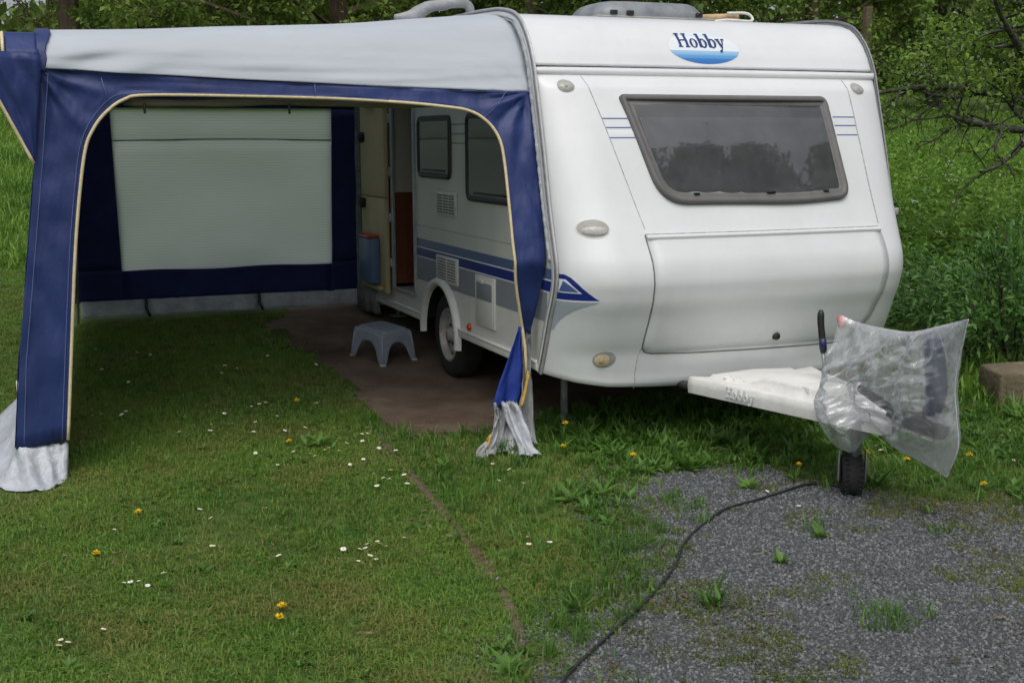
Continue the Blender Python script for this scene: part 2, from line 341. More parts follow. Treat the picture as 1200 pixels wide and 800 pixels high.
def smooth_path(pts, n):
    """Catmull-Rom through pts, n samples"""
    P = [Vector(p) for p in pts]; P = [P[0] * 2 - P[1]] + P + [P[-1] * 2 - P[-2]]; segs = len(P) - 3; out = []
    for i in range(n):
        u = i / (n - 1) * segs; k = min(int(u), segs - 1); t = u - k; a, b, c, d = P[k:k + 4]
        out.append(0.5 * ((2 * b) + (c - a) * t + (2 * a - 5 * b + 4 * c - d) * t * t + (3 * b - a - 3 * c + d) * t ** 3))
    return out

def arc_resample(pts, n):
    P = [Vector(p) for p in pts]; d = [0]
    for a, b in zip(P, P[1:]): d.append(d[-1] + (b - a).length)
    out = []; k = 0
    for i in range(n):
        s = d[-1] * i / (n - 1)
        while k < len(P) - 2 and d[k + 1] < s: k += 1
        t = (s - d[k]) / max(1e-9, d[k + 1] - d[k]); out.append(P[k].lerp(P[k + 1], min(1, t)))
    return out

def nz(x, y, z=0.0): return noise.noise(Vector((x, y, z)))

# ---------------------------------------------------------------- ground form
GY = [-14, -1.2, 0, 2, 3, 4.2, 6, 10, 20, 30, 60, 120]; GZ = [-.14, -.14, -.09, 0.0, .11, .25, .44, .85, 1.9, 2.75, 5, 9]
def G(y): return float(np.interp(y, GY, GZ))
def Ga(y): return np.interp(y, GY, GZ)

def ground_mat():
    m = mat("earth and turf", (0.038, 0.070, 0.015), 0.95, 0.15, col2=(0.10, 0.14, 0.036), nscale=2.4, bump=0.5, bscale=60, detail=9)
    return m
ys = np.concatenate([np.linspace(-14, -4, 12), np.linspace(-3.8, 8, 90), np.linspace(8.5, 40, 50), np.linspace(42, 220, 30)])
xs = np.concatenate([np.linspace(-160, -10, 16), np.linspace(-9, 12, 110), np.linspace(13, 200, 22)])
rows = [[(x, y, G(y) - 0.0 + 0.012 * nz(x * 1.3, y * 1.3) * (1 if abs(y) < 9 else 6)) for x in xs] for y in ys]
ground = tag(grid("ground", rows, ground_mat()), "green turf and earth ground rising gently towards the trees", kind='structure')

def gz(x, y): return G(y) + 0.012 * nz(x * 1.3, y * 1.3) * (1 if abs(y) < 9 else 6)

def poly_sd(px, py, poly):
    """signed distance (inside > 0), vectorised"""
    poly = np.array(poly); n = len(poly); d = np.full(px.shape, 1e9); ins = np.zeros(px.shape, bool)
    for i in range(n):
        a = poly[i]; b = poly[(i + 1) % n]; e = b - a
        t = np.clip(((px - a[0]) * e[0] + (py - a[1]) * e[1]) / (e @ e), 0, 1)
        d = np.minimum(d, np.hypot(px - a[0] - t * e[0], py - a[1] - t * e[1]))
        c = ((a[1] > py) != (b[1] > py)) & (px < (b[0] - a[0]) * (py - a[1]) / (b[1] - a[1] + 1e-12) + a[0]); ins ^= c
    return np.where(ins, d, -d)
def npnoise(px, py, s, seed=0.0):
    return np.array([nz(a * s + seed, b * s - seed, seed) for a, b in zip(px.ravel(), py.ravel())]).reshape(px.shape)

SLAB = [(-.97, 3.62), (-.86, 3.0), (-.72, 2.3), (-.74, 1.6), (-.80, .95), (-.70, .62), (-.30, .56), (.30, .78), (.8, .9), (2.1, .9), (2.2, 4.3), (-.6, 4.3)]
GRAV = [(.22, -.2), (.6, -.28), (1.1, -.48), (1.3, -1.0), (1.7, -1.35), (2.3, -1.5), (3.2, -1.5), (4.4, -1.7), (5.2, -5.5), (-2.6, -5.5), (-1.6, -2.55), (-.98, -2.12), (-.52, -1.78), (-.28, -1.45), (-.22, -1.05), (.0, -.65)]
def sheet(name, poly, m, lift, step=0.07, rag=0.16, label=None):
    """a ragged-edged sheet lying on the ground inside poly"""
    P = np.array(poly); x0, y0 = P.min(0) - .3; x1, y1 = P.max(0) + .3
    gx = np.arange(x0, x1, step); gy = np.arange(y0, y1, step); X, Y = np.meshgrid(gx, gy)
    sdv = poly_sd(X, Y, poly) + rag * npnoise(X, Y, 2.5, 3.1) + rag * .6 * npnoise(X, Y, 9, 1.7)
    idx = -np.ones(X.shape, int); v = []; f = []
    for i in range(X.shape[0]):
        for j in range(X.shape[1]):
            if sdv[i, j] > -0.02: idx[i, j] = len(v); v.append((X[i, j], Y[i, j], gz(X[i, j], Y[i, j]) + lift - (0.006 if sdv[i, j] < .03 else 0)))
    for i in range(X.shape[0] - 1):
        for j in range(X.shape[1] - 1):
            q = (idx[i, j], idx[i, j + 1], idx[i + 1, j + 1], idx[i + 1, j])
            if min(q) >= 0: f.append(q)
    return tag(pyd(name, v, f, m), label, kind='structure')
sheet("hardstanding", SLAB, M['slab'], 0.006, label="brown trodden hardstanding under the caravan and its doorway")
sheet("gravel_path", GRAV, M['gravel_base'], 0.005, 0.08, label="grey gravel drive in front of the tow bar")
# strip of bare earth along the buried kerb line that runs from the hardstanding towards the camera
EDGE = [(-.80, .80), (-.84, .5), (-.87, .0), (-.895, -.6), (-.955, -1.35), (-1.05, -1.9), (-1.25, -2.5), (-1.5, -3.3)]
ev = []
ep = arc_resample(smooth_path([(x, y, 0) for x, y in EDGE], 60), 60)
rows = []
for i, p in enumerate(ep):
    w = max(.003, 0.014 + 0.080 * nz(i * .19, 4.0) + 0.010 * (i / 60))
    rows.append([(p.x + s * w, p.y, gz(p.x, p.y) + 0.003 + (0.008 if s == 0 else 0)) for s in (-1, 0, 1)])
M['soil'] = mat("bare soil", (0.085, 0.058, 0.035), 0.95, 0.15, col2=(0.17, 0.135, 0.095), nscale=12, bump=0.7, bscale=50, detail=8)
tag(grid("soil_strip", rows, M['soil']), "thin bare earth line along the sunken edge of the lawn", kind='structure')
# far path slab at the left
tag(grid("path", [[(x, y, gz(x, y) + .02) for x in np.linspace(-5.2, -2.86, 10)] for y in np.linspace(5.3, 6.3, 6)], M['path']), "pale concrete path across the lawn behind the awning", kind='structure')
# reddish bare bank beside the caravan's far side
M['redsoil'] = mat("reddish earth", (0.085, 0.042, 0.022), 0.95, 0.15, col2=(0.15, 0.085, 0.045), nscale=6, bump=0.7, bscale=40, detail=8)
sheet("soil_bank", [(2.35, .9), (3.1, .8), (3.6, 2.5), (3.5, 4.8), (2.6, 5.0), (2.3, 3)], M['redsoil'], 0.010, 0.1, .12, "reddish bare soil between the caravan and the bush")

# ---------------------------------------------------------------- the caravan
W = 2.27; RC = 0.30; YB = 4.12            # width, plan radius of the front corners, rear
PRF = [(1.5, 2.395), (1.0, 2.38), (.83, 2.365), (.707, 2.343), (.62, 2.315), (.554, 2.273), (.485, 2.205), (.43, 2.125), (.385, 2.03), (.358, 1.937), (.263, 1.612), (.18, 1.291), (.12, 1.10), (.082, .985), (.074, .93), (.076, .87), (.11, .77), (.154, .682), (.237, .478), (.297, .345), (.31, .30), (.34, .20)]
pz = np.array([p[1] for p in PRF][::-1]); py_ = np.array([p[0] for p in PRF][::-1])
def Yr(z): return float(np.interp(z, pz, py_))
DZ = [.20, .25, .28, .33, .40, .47, .55, .75, 1.0, 1.3, 1.7, 1.93, 1.99, 2.06, 2.42]; DV = [.17, .25, .270, .260, .245, .228, .236, .235, .21, .17, .11, .08, .03, .02, .0]
def Yf(x, z):
    d = float(np.interp(z, DZ, DV)); t = min(1.0, max(0.0, min(x, W - x) / RC)); g = math.sqrt(max(0, 1 - (1 - t) ** 2))
    return Yr(z) - d * g - .05 * (1 - ((x - W / 2) / (W / 2)) ** 2) * min(1, max(0, (2.05 - z) / .3))
def S(x, z, off=0.0):
    """a point on the front skin, lifted off it"""
    e = 1e-3; p = Vector((x, Yf(x, z), z))
    if not off: return p
    xa, xb = max(0.0005, x - e), min(W - .0005, x + e)
    du = Vector((xb - xa, Yf(xb, z) - Yf(xa, z), 0)); dv = Vector((0, Yf(x, z + e) - Yf(x, z - e), 2 * e))
    n = du.cross(dv); n.normalize()
    if n.y > 0: n = -n
    return p + n * off

car = empty("caravan", (1.1, 2.0, 0.0), "white touring caravan with blue stripes and a large smoked front window", "caravan")
ths = [RC * (1 - math.cos(a)) for a in np.linspace(0, PI / 2, 18)]
XS = ths + list(np.linspace(RC, W - RC, 26))[1:-1] + [W - t for t in ths[::-1]]
# top cap
zs = list(np.linspace(2.048, 2.30, 16)) + [2.315, 2.33, 2.343, 2.355, 2.368, 2.38, 2.388]
rows = [[(x, Yf(x, 2.048) + .025, 2.046) for x in XS]] + [[S(x, z) for x in XS] for z in zs]
rows += [[(x, y, 2.395 + .01 * math.sin(PI * x / W)) for x in XS] for y in (1.5, 2.2, 3.2, 3.95)]
rows += [[(x, 3.95 + .17 * math.sin(a), 2.225 + .17 * math.cos(a)) for x in XS] for a in np.linspace(.2, PI / 2, 8)]
grid("roof", rows, M['white'], car)
# lip and front panel: bottom line curves up to the corners
def zbot(x):
    t = min(x, W - x); return float(np.interp(t, [0, .05, .13, .30, .56, 1.0], [.345, .332, .312, .285, .266, .248]))
ZF = np.concatenate([np.linspace(0, .25, 16), np.linspace(.27, .93, 46), np.linspace(.94, 1, 8)])
rows = []
for u in ZF:
    r = []
    for x in XS:
        zb = zbot(x); z = zb + u * (2.036 - zb); r.append(S(x, z))
    rows.append(r)
rows = [[(x, Yf(x, zbot(x)) + .16, zbot(x) + .012) for x in XS], [(x, Yf(x, zbot(x)) + .02, zbot(x) - .006) for x in XS]] + rows + [[(x, Yf(x, 2.036) + .025, 2.038) for x in XS]]
grid("front_panel", rows, M['white'], car)
rows = [[S(x, z, -.02) for x in XS] for z in (2.03, 2.042, 2.054)]
grid("roof_seam", rows, M['seam_dark'], car)
rows = [[S(x, 2.030, .001), ][0] for x in XS]
grid("drip_lip", [[S(x, 2.034, .003) for x in XS], [S(x, 2.030, .016) for x in XS], [S(x, 2.005, .014) for x in XS], [S(x, 1.996, .001) for x in XS]], M['white'], car)

def surf_line(name, pts, w, m, off, parent=car, n=40):
    """thin line lying on the front skin, pts in (x, z)"""
    P = arc_resample([(a, 0, b) for a, b in pts], n); rr = []
    for i, p in enumerate(P):
        t = (P[min(i + 1, n - 1)] - P[max(i - 1, 0)]).normalized(); nn = Vector((-t.z, 0, t.x)) * (w / 2)
        rr.append([S(p.x + nn.x, p.z + nn.z, off * .2), S(p.x, p.z, off), S(p.x - nn.x, p.z - nn.z, off * .2)])
    return grid(name, rr, m, parent)
surf_line("panel_line", [(.262, 1.99), (.40, 1.40), (.455, 1.16)], .006, M['seam_grey'], .0035)
surf_line("panel_line", [(2.012, 1.99), (2.00, 1.70), (2.0, 1.40), (2.006, 1.15)], .010, M['seam_grey'], .0035)
# locker door: its own slightly proud panel, with a handle lip along the top and a sealing line all round
LK = [(.448, 1.130), (.462, 1.0), (.470, .82), (.474, .66), (.468, .55), (.472, .50), (.49, .472), (.54, .462)]
def lk_left(z): return float(np.interp(z, [.46, .472, .50, .55, .66, .82, 1.0, 1.13], [.54, .49, .472, .468, .474, .470, .462, .448]))
def lk_right(z): return float(np.interp(z, [.44, .50, .60, .75, .90, 1.05, 1.13], [1.80, 1.92, 1.985, 2.02, 2.03, 2.02, 2.0]))
zr = list(np.linspace(.470, 1.120, 30))
rows = []
for z in zr:
    a, b = lk_left(z) + .006, lk_right(z) - .006; r = [S(a, z, .0005)]
    for j in range(27):
        x = a + (b - a) * (j / 26); e = min(1, min(x - a, b - x) / .02); r.append(S(x, z, .003 + .008 * e * min(1, (z - .465) / .02)))
    r.append(S(b, z, .0005)); rows.append(r)
lk = grid("locker_door", rows, M['white'], car)
surf_line("sealing_line", LK + [(.8, .452), (1.2, .446), (1.6, .444), (1.8, .448)], .008, M['seam_dark'], .004, lk, 70)
surf_line("sealing_line", [(lk_right(z), z) for z in np.linspace(1.125, .45, 30)], .007, M['seam_grey'], .004, lk)
grid("handle_lip", [[S(x, 1.128 + .002 * math.sin(x * 9), .004) for x in np.linspace(.45, 2.0, 30)], [S(x, 1.124, .020) for x in np.linspace(.45, 2.0, 30)], [S(x, 1.108, .022) for x in np.linspace(.45, 2.0, 30)], [S(x, 1.100, .008) for x in np.linspace(.45, 2.0, 30)]], M['white'], lk)
surf_line("lip_line", [(.45, 1.133), (2.0, 1.133)], .006, M['seam_grey'], .0045, lk)
surf_line("panel_line", [(.468, .50), (.455, .45), (.45, .36), (.456, .26)], .005, M['seam_grey'], .0035)
p = S(1.317, .526, .012)
lathe("lock", [(.001, -.02), (.018, -.02), (.022, -.012), (.022, .015)], M['black'], lk, 'Y', p, 18)
# front window: grey frame round a smoked pane
WO = [(.437, 1.878), (1.822, 1.878), (1.80, 1.60), (1.826, 1.335), (1.790, 1.285), (1.48, 1.270), (.66, 1.285), (.575, 1.315), (.535, 1.375)]
def round_poly(P, rs, seg=7):
    out = []; n = len(P)
    for i in range(n):
        a, b, c = Vector(P[i - 1]), Vector(P[i]), Vector(P[(i + 1) % n]); r = rs[i]
        d1 = (a - b); d2 = (c - b); l = min(r, d1.length * .45, d2.length * .45); p1 = b + d1.normalized() * l; p2 = b + d2.normalized() * l
        for k in range(seg):
            t = k / (seg - 1); out.append(p1 * (1 - t) ** 2 + b * 2 * t * (1 - t) + p2 * t * t)
    return out
def inset(P, d):
    n = len(P); out = []
    for i in range(n):
        t = (P[(i + 1) % n] - P[i - 1]).normalized(); nn = Vector((t.y, -t.x)); out.append(P[i] + nn * d)
    return out
wp = round_poly([(.440, 1.882), (1.815, 1.882), (1.832, 1.292), (1.47, 1.268), (.58, 1.285)], [.03, .05, .09, .3, .16], 10)
def ring_rows(P, spec): return [[S(q.x, q.y, off) for q in inset(P, d)] for d, off in spec]
fw_o = grid("front_window", list(map(list, zip(*ring_rows(wp, [(0, .001), (.003, .022), (.018, .030), (.030, .026), (.036, .018), (.048, .020), (.062, .014), (.064, .006)])))), M['rubber_grey'], car)
# close the ring
def ring(name, P, spec, m, parent):
    rr = ring_rows(P, spec); n = len(P); v = [q for r in rr for q in r]; f = []
    for i in range(len(rr) - 1):
        for j in range(n):
            j2 = (j + 1) % n; f.append((i * n + j, i * n + j2, (i + 1) * n + j2, (i + 1) * n + j))
    return pyd(name, v, f, m, parent)
bpy.data.objects.remove(fw_o)
fwin = ring("front_window", wp, [(0, .001), (.003, .022), (.018, .030), (.030, .026), (.036, .018), (.048, .020), (.062, .014), (.064, .004)], M['rubber_grey'], car)
ip = inset(wp, .060)
def fill_rows(P, off, nrow=24, ncol=40):
    zs_ = [q.y for q in P]; z0, z1 = min(zs_), max(zs_); rows = []
    for i in range(nrow):
        z = z0 + .0005 + (z1 - z0 - .001) * i / (nrow - 1); xsn = []
        for a, b in zip(P, P[1:] + P[:1]):
            if (a.y > z) != (b.y > z): xsn.append(a.x + (b.x - a.x) * (z - a.y) / (b.y - a.y))
        a, b = min(xsn), max(xsn); rows.append([S(a + (b - a) * j / (ncol - 1), z, off) for j in range(ncol)])
    return rows
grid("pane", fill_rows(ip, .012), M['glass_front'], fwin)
grid("curtain", [[S(x, z, .0068 + .0030 * math.sin(x * 48 + 3 * nz(x * 3, z * .5)) * min(1, max(.25, (1.72 - z) / .30))) for x in np.linspace(.54 + (1.76 - z) * .16, 1.765, 200)] for z in np.linspace(1.335, 1.76, 8)], M['curtain'], fwin)
grid("dark_backing", fill_rows(inset(wp, .058), .0022), mat("dark interior", (0.035, 0.037, 0.040), 0.9), fwin)  # dark sheet coloured for the unlit cabin behind the curtain
for x in (.80, 1.28, 1.66):
    q = S(x, 1.336, .020); box("catch", q, (.055 if x == 1.28 else .035, .016, .012), M['black'], fwin, bev=.003)
surf_line("upper_rail", [(.475, 1.848), (1.79, 1.848)], .010, M['rubber_dark'], .030, fwin)
# stripes beside the window, marker lamps, grips, fog lamps
for z in (1.755, 1.705, 1.650):
    a = .30 - (z - 1.755) * -.22
    surf_line("stripe", [(.262 + (1.99 - z) * .235, z), (.47 + (1.88 - z) * .20, z)], .007, M['mid_decal'], .0018)
    surf_line("stripe", [(1.838, z + .012), (2.003, z + .012)], .007, M['mid_decal'], .0018)
surf_line("stripe_pale", [(.262 + .33 * .235, 1.678), (.50, 1.678)], .026, M['white_decal'], .0015)
def disc_on(name, x, z, rx, rz, m, off, dome, parent, seg=28):
    v = [S(x, z, off + dome)]; f = []
    R_ = [(.5, .75), (.85, .4), (1.0, 0)]
    for s, h in R_:
        for k in range(seg):
            t = 2 * PI * k / seg; v.append(S(x + rx * s * math.cos(t), z + rz * s * math.sin(t), off + dome * h))
    for k in range(seg): f.append((0, 1 + k, 1 + (k + 1) % seg))
    for i in range(len(R_) - 1):
        for k in range(seg):
            k2 = (k + 1) % seg; f.append((1 + i * seg + k, 1 + (i + 1) * seg + k, 1 + (i + 1) * seg + k2, 1 + i * seg + k2))
    return pyd(name, v, f, m, parent)
for x, z in ((.148, 1.932), (2.09, 1.938)):
    lm = disc_on("marker_lamp", x, z, .048, .035, M['grip_grey'], .002, .005, car)
    disc_on("lens", x, z, .038, .027, M['lens'], .0055, .006, lm)
    disc_on("bulb", x - .002, z - .002, .009, .009, M['grip_grey'], .0120, .002, lm)
gh = disc_on("grab_recess", .166, 1.170, .088, .052, M['trim_white'], .002, .004, car)
disc_on("recess_rim", .166, 1.170, .080, .046, M['grip_grey'], .0045, .003, gh)  # raised disc, darker grey stands in for shading inside the recess
disc_on("grip", .172, 1.156, .066, .024, M['lens'], .009, .006, gh)
fg = disc_on("fog_lamp", .258, .445, .066, .046, M['grip_grey'], .002, .004, car)
disc_on("lens", .244, .443, .042, .037, M['lens_cream'], .008, .006, fg)
disc_on("bulb", .240, .440, .016, .016, M['tan'], .015, .004, fg)
# right grab fitting that sticks out on the far side
box("hook", (W + .018, Yr(1.18) - .02, 1.20), (.034, .03, .045), M['grip_grey'], car, bev=.008)
box("hook_pin", (W + .012, Yr(1.18) - .02, 1.245), (.018, .02, .02), M['black'], car, bev=.004)
# cheek decal: navy wedge, paler triangle, grey fin
def cheek(name, zt, zb_, xl, xr, m, off, n=18):
    rr = []
    for i in range(n):
        z = zt + (zb_ - zt) * i / (n - 1); a, b = xl(z), max(xl(z) + .0006, xr(z)); rr.append([S(a + (b - a) * (j / 15) ** 1.6, z, off) for j in range(16)])
    return grid(name, rr, m, car)
ip1 = lambda zs_, xs_: (lambda z: float(np.interp(z, zs_, xs_)))
cheek("navy_wedge", .926, .787, lambda z: .0022, ip1([.787, .80, .83, .86, .89, .91, .926], [.172, .150, .112, .080, .055, .038, .016]), M['navy_decal'], .0016)
cheek("white_edge", .9, .826, lambda z: .0035, ip1([.826, .838, .87, .9], [.086, .072, .042, .020]), M['white_decal'], .0026)
cheek("pale_triangle", .889, .833, ip1([.833, .889], [.0045, .012]), ip1([.833, .842, .87, .889], [.072, .062, .034, .016]), M['mid_decal'], .0036)
cheek("white_line", .787, .779, lambda z: .0022, lambda z: .176, M['white_decal'], .0021)
cheek("grey_fin", .779, .61, lambda z: .0022, ip1([.61, .64, .67, .70, .73, .755, .77, .779], [.008, .012, .020, .036, .064, .105, .150, .174]), M['grey_fin'], .0016)
# emblem: an oval with the maker's word over a blue sea
def emblem_mat():
    m = bpy.data.materials.new("emblem print"); m.use_nodes = True; N = m.node_tree.nodes; L = m.node_tree.links; b = N["Principled BSDF"]; b.inputs["Roughness"].default_value = .3
    geo = N.new("ShaderNodeNewGeometry"); sp = N.new("ShaderNodeSeparateXYZ"); L.new(geo.outputs["Position"], sp.inputs[0])
    mr = N.new("ShaderNodeMapRange"); mr.inputs[1].default_value = 2.076; mr.inputs[2].default_value = 2.256; L.new(sp.outputs[2], mr.inputs[0])
    rp = N.new("ShaderNodeValToRGB"); el = rp.color_ramp.elements
    el[0].position = 0; el[0].color = (.02, .14, .46, 1); el[1].position = 1; el[1].color = (.74, .79, .82, 1)
    for p_, c_ in ((.16, (.035, .20, .55)), (.17, (.09, .30, .62)), (.27, (.12, .33, .62)), (.28, (.20, .42, .68)), (.41, (.33, .52, .72)), (.425, (.72, .78, .82)), (.88, (.76, .78, .79)), (.93, (.55, .72, .85))):
        e = el.new(p_); e.color = (*c_, 1)
    L.new(mr.outputs[0], rp.inputs[0]); L.new(rp.outputs[0], b.inputs["Base Color"]); return m
EX, EZ, ERX, ERZ = 1.108, 2.166, .236, .094
v = []; f = []; nr, ns = 10, 48
for i in range(nr + 1):
    for k in range(ns):
        t = 2 * PI * k / ns; v.append(S(EX + ERX * i / nr * math.cos(t), EZ + ERZ * i / nr * math.sin(t), .0016))
for i in range(nr):
    for k in range(ns):
        k2 = (k + 1) % ns; f.append((i * ns + k, (i + 1) * ns + k, (i + 1) * ns + k2, i * ns + k2))
emb = pyd("emblem", v, f, emblem_mat(), car)
# serif lettering drawn as strokes on a surface map(u, v, lift)
def letters(word, mp, h, thick_layers=3):
    V = []; Fc = []; lift = [0]
    def quad(a, b, c, d, n=6):
        lift[0] += 1; l = .00018 * lift[0]; base = len(V)
        for i in range(n + 1):
            t = i / n; V.append(mp(a[0] + (d[0] - a[0]) * t, a[1] + (d[1] - a[1]) * t, l)); V.append(mp(b[0] + (c[0] - b[0]) * t, b[1] + (c[1] - b[1]) * t, l))
        for i in range(n): Fc.append((base + 2 * i, base + 2 * i + 1, base + 2 * i + 3, base + 2 * i + 2))
    def bowl(cx, cy, ro, ri, hy, hyi, n=28):
        lift[0] += 1; l = .00018 * lift[0]; base = len(V)
        for k in range(n):
            t = 2 * PI * k / n; V.append(mp(cx + ro * math.cos(t), cy + hy * math.sin(t), l)); V.append(mp(cx + ri * math.cos(t), cy + hyi * math.sin(t), l))
        for k in range(n):
            k2 = (k + 1) % n; Fc.append((base + 2 * k, base + 2 * k + 1, base + 2 * k2 + 1, base + 2 * k2))
    x = 0.0; w = .20 * h
    def stem(x0, y0, y1): quad((x0, y0), (x0 + w, y0), (x0 + w, y1), (x0, y1))
    def serif(x0, x1, y): quad((x0, y - .04 * h), (x1, y - .04 * h), (x1, y + .04 * h), (x0, y + .04 * h), 1)
    for ch in word:
        if ch == 'H':
            stem(x + .06 * h, 0, h); stem(x + .62 * h, 0, h); quad((x + .2 * h, .46 * h), (x + .7 * h, .46 * h), (x + .7 * h, .56 * h), (x + .2 * h, .56 * h), 1)
            for q in (.04, .96):
                serif(x - .02 * h, x + .34 * h, q * h); serif(x + .54 * h, x + .90 * h, q * h)
            x += .95 * h
        elif ch == 'o':
            bowl(x + .31 * h, .31 * h, .31 * h, .13 * h, .33 * h, .27 * h); x += .68 * h
        elif ch == 'b':
            stem(x + .04 * h, 0.02 * h, h); serif(x - .04 * h, x + .24 * h, .95 * h); bowl(x + .38 * h, .31 * h, .30 * h, .12 * h, .33 * h, .25 * h); x += .74 * h
        elif ch == 'y':
            quad((x + .26 * h, .02 * h), (x + .42 * h, .02 * h), (x + .22 * h, .62 * h), (x + .02 * h, .62 * h))
            quad((x + .16 * h, -.30 * h), (x + .25 * h, -.30 * h), (x + .62 * h, .62 * h), (x + .52 * h, .62 * h)); serif(x - .03 * h, x + .30 * h, .60 * h); serif(x + .42 * h, x + .70 * h, .60 * h)
            bowl(x + .15 * h, -.24 * h, .09 * h, .005 * h, .09 * h, .005 * h, 14); x += .7 * h
    return V, Fc
V, Fc = letters("Hobby", lambda u, v_, l: S(EX - .165 + u, EZ + .002 + v_, .003 + l), .084)
pyd("lettering", V, Fc, M['letter_blue'], emb, False)

# sides: columns of sheet with the door opening and the wheel arch left out
WY, WZ, WR = 2.03, .30, .355
DY0, DY1, DZ0, DZ1 = 2.60, 3.14, .52, 1.98
def zlow(y):
    lo = .385
    if y < .31: lo = max(lo, float(np.interp(y, [.074, .11, .154, .237, .297], [.90, .77, .682, .478, .385])))
    d = abs(y - WY)
    if d < WR: lo = max(lo, WZ + math.sqrt(max(0, WR ** 2 - d * d)))
    return lo
def zhigh(y):
    if y < 1.5: return float(np.interp(y, py_[::-1][::-1] if False else [p[0] for p in PRF[:15]][::-1], [p[1] for p in PRF[:15]][::-1]))
    if y > 3.95: return 2.225 + .17 * math.sqrt(max(0, 1 - ((y - 3.95) / .17) ** 2))
    return 2.395
def side(x, door):
    yy = sorted(set([.076, .085, .1, .13, .17, .22, .28, .34, .40, .46, .52, .60, .7, .85, 1.0, 1.3, 1.5] + list(np.linspace(WY - WR, WY + WR, 30)) + [DY0, DY1] + list(np.linspace(3.2, 3.95, 4)) + list(np.linspace(3.97, YB, 6))))
    v = []; f = []
    def q(y0, y1, a0, a1, b0, b1):
        n = len(v); v.extend([(x, y0, a0), (x, y1, a1), (x, y1, b1), (x, y0, b0)]); f.append((n, n + 1, n + 2, n + 3))
    for y0, y1 in zip(yy, yy[1:]):
        if door and DY0 - 1e-6 <= y0 and y1 <= DY1 + 1e-6:
            q(y0, y1, zlow(y0), zlow(y1), DZ0, DZ0); q(y0, y1, DZ1, DZ1, zhigh(y0), zhigh(y1))
        else: q(y0, y1, zlow(y0), zlow(y1), zhigh(y0), zhigh(y1))
    return v, f
v, f = side(0.0, True); wl = pyd("side_wall", v, f, M['white_side'], car, False)
v, f = side(W, False); pyd("side_wall", v, f, M['white_side'], car, False)
grid("rear_wall", [[(x, YB + .0, z) for x in np.linspace(0.001, W - .001, 8)] for z in (.385, 1.2, 2.225)], M['white_side'], car)
grid("floor_pan", [[(x, y, .40) for x in (0.01, .24, W - .24, W - .01)] for y in np.linspace(.32, 1.66, 4)] , M['black'], car)
grid("floor_pan", [[(x, y, .40) for x in (.01, .24, W - .24, W - .01)] for y in np.linspace(2.40, YB, 4)], M['black'], car)
grid("floor_pan", [[(x, y, .40) for x in (.26, 1, W - .26)] for y in (1.66, 2.40)], M['black'], car)
# wheel housing
for xo, sgn in ((0.002, 1), (W - .002, -1)):
    grid("wheel_housing", [[(xo + sgn * d, WY + (WR + .004) * math.cos(a), WZ + (WR + .004) * math.sin(a)) for a in np.linspace(.2, PI - .2, 22)] for d in (0, .12, .25)] + [[(xo + sgn * .25, WY + .3 * (WR) * math.cos(a), WZ + .3 * WR * math.sin(a)) for a in np.linspace(.2, PI - .2, 22)]], M['black'], car)
# sill rails under both sides
for x in (-.008, W + .008):
    for y0, y1 in ((.305, WY - WR - .01), (WY + WR + .01, YB)):
        box("sill_rail", (x, (y0 + y1) / 2, .375), (.024, y1 - y0, .055), M['trim_white'], car, bev=.006)
        box("sill_groove", (x + (-.013 if x < 1 else .013), (y0 + y1) / 2, .392), (.004, y1 - y0 - .01, .008), M['seam_grey'], car, bev=.001)
# arch trim
ao = [(a, WR + .012) for a in np.linspace(-.06, PI + .12, 34)]
rr = []
for a, r in ao:
    cy, cz = math.cos(a), math.sin(a)
    rr.append([(x_, WY + r_ * cy, WZ + r_ * cz) for x_, r_ in ((.0, WR - .012), (-.030, WR - .006), (-.042, WR + .012), (-.036, WR + .036), (-.012, WR + .046), (.0, WR + .047))])
grid("arch_trim", rr, M['trim_white'], car)
# wheels
def wheel(xc, sgn):
    w = empty("wheel", (xc, WY, WZ), None, None); w.parent = car; w.matrix_parent_inverse = world_of(car).inverted()
    hw = .088
    prof = [(.175, -hw * .8), (.20, -hw), (.255, -hw * 1.02), (.285, -hw * .88), (.298, -hw * .6), (.300, -hw * .3), (.300, hw * .3), (.298, hw * .6), (.285, hw * .88), (.255, hw * 1.02), (.20, hw), (.175, hw * .8)]
    lathe("tyre", prof, M['tyre'], w, 'X', (xc, WY, WZ), 48)
    o = -sgn
    rp = [(.186, o * .078), (.180, o * .086), (.172, o * .078), (.166, o * .050), (.150, o * .030), (.135, o * .040), (.120, o * .056), (.085, o * .060), (.06, o * .050), (.045, o * .058), (.042, o * .085), (.001, o * .088)]
    rm = lathe("rim", rp, M['rim'], w, 'X', (xc, WY, WZ), 48)
    for k in range(10):
        t = 2 * PI * k / 10; r = Matrix.Rotation(t, 3, 'X'); box("rim_hole", r @ Vector((0, .143, 0)) + Vector((xc + o * .037, WY, WZ)), (.008, .022, .034), M['black'], w, rot=r, bev=.003)
    for k in range(5):
        t = 2 * PI * k / 5 + .3; box("wheel_bolt", (xc + o * .062, WY + .068 * math.cos(t), WZ + .068 * math.sin(t)), (.014, .018, .018), M['dark_steel'], w, bev=.003)
    return w
wheel(.125, 1); wheel(W - .125, -1)
tube("axle", [(.2, WY, .29), (W - .2, WY, .29)], .035, M['dark_steel'], car)
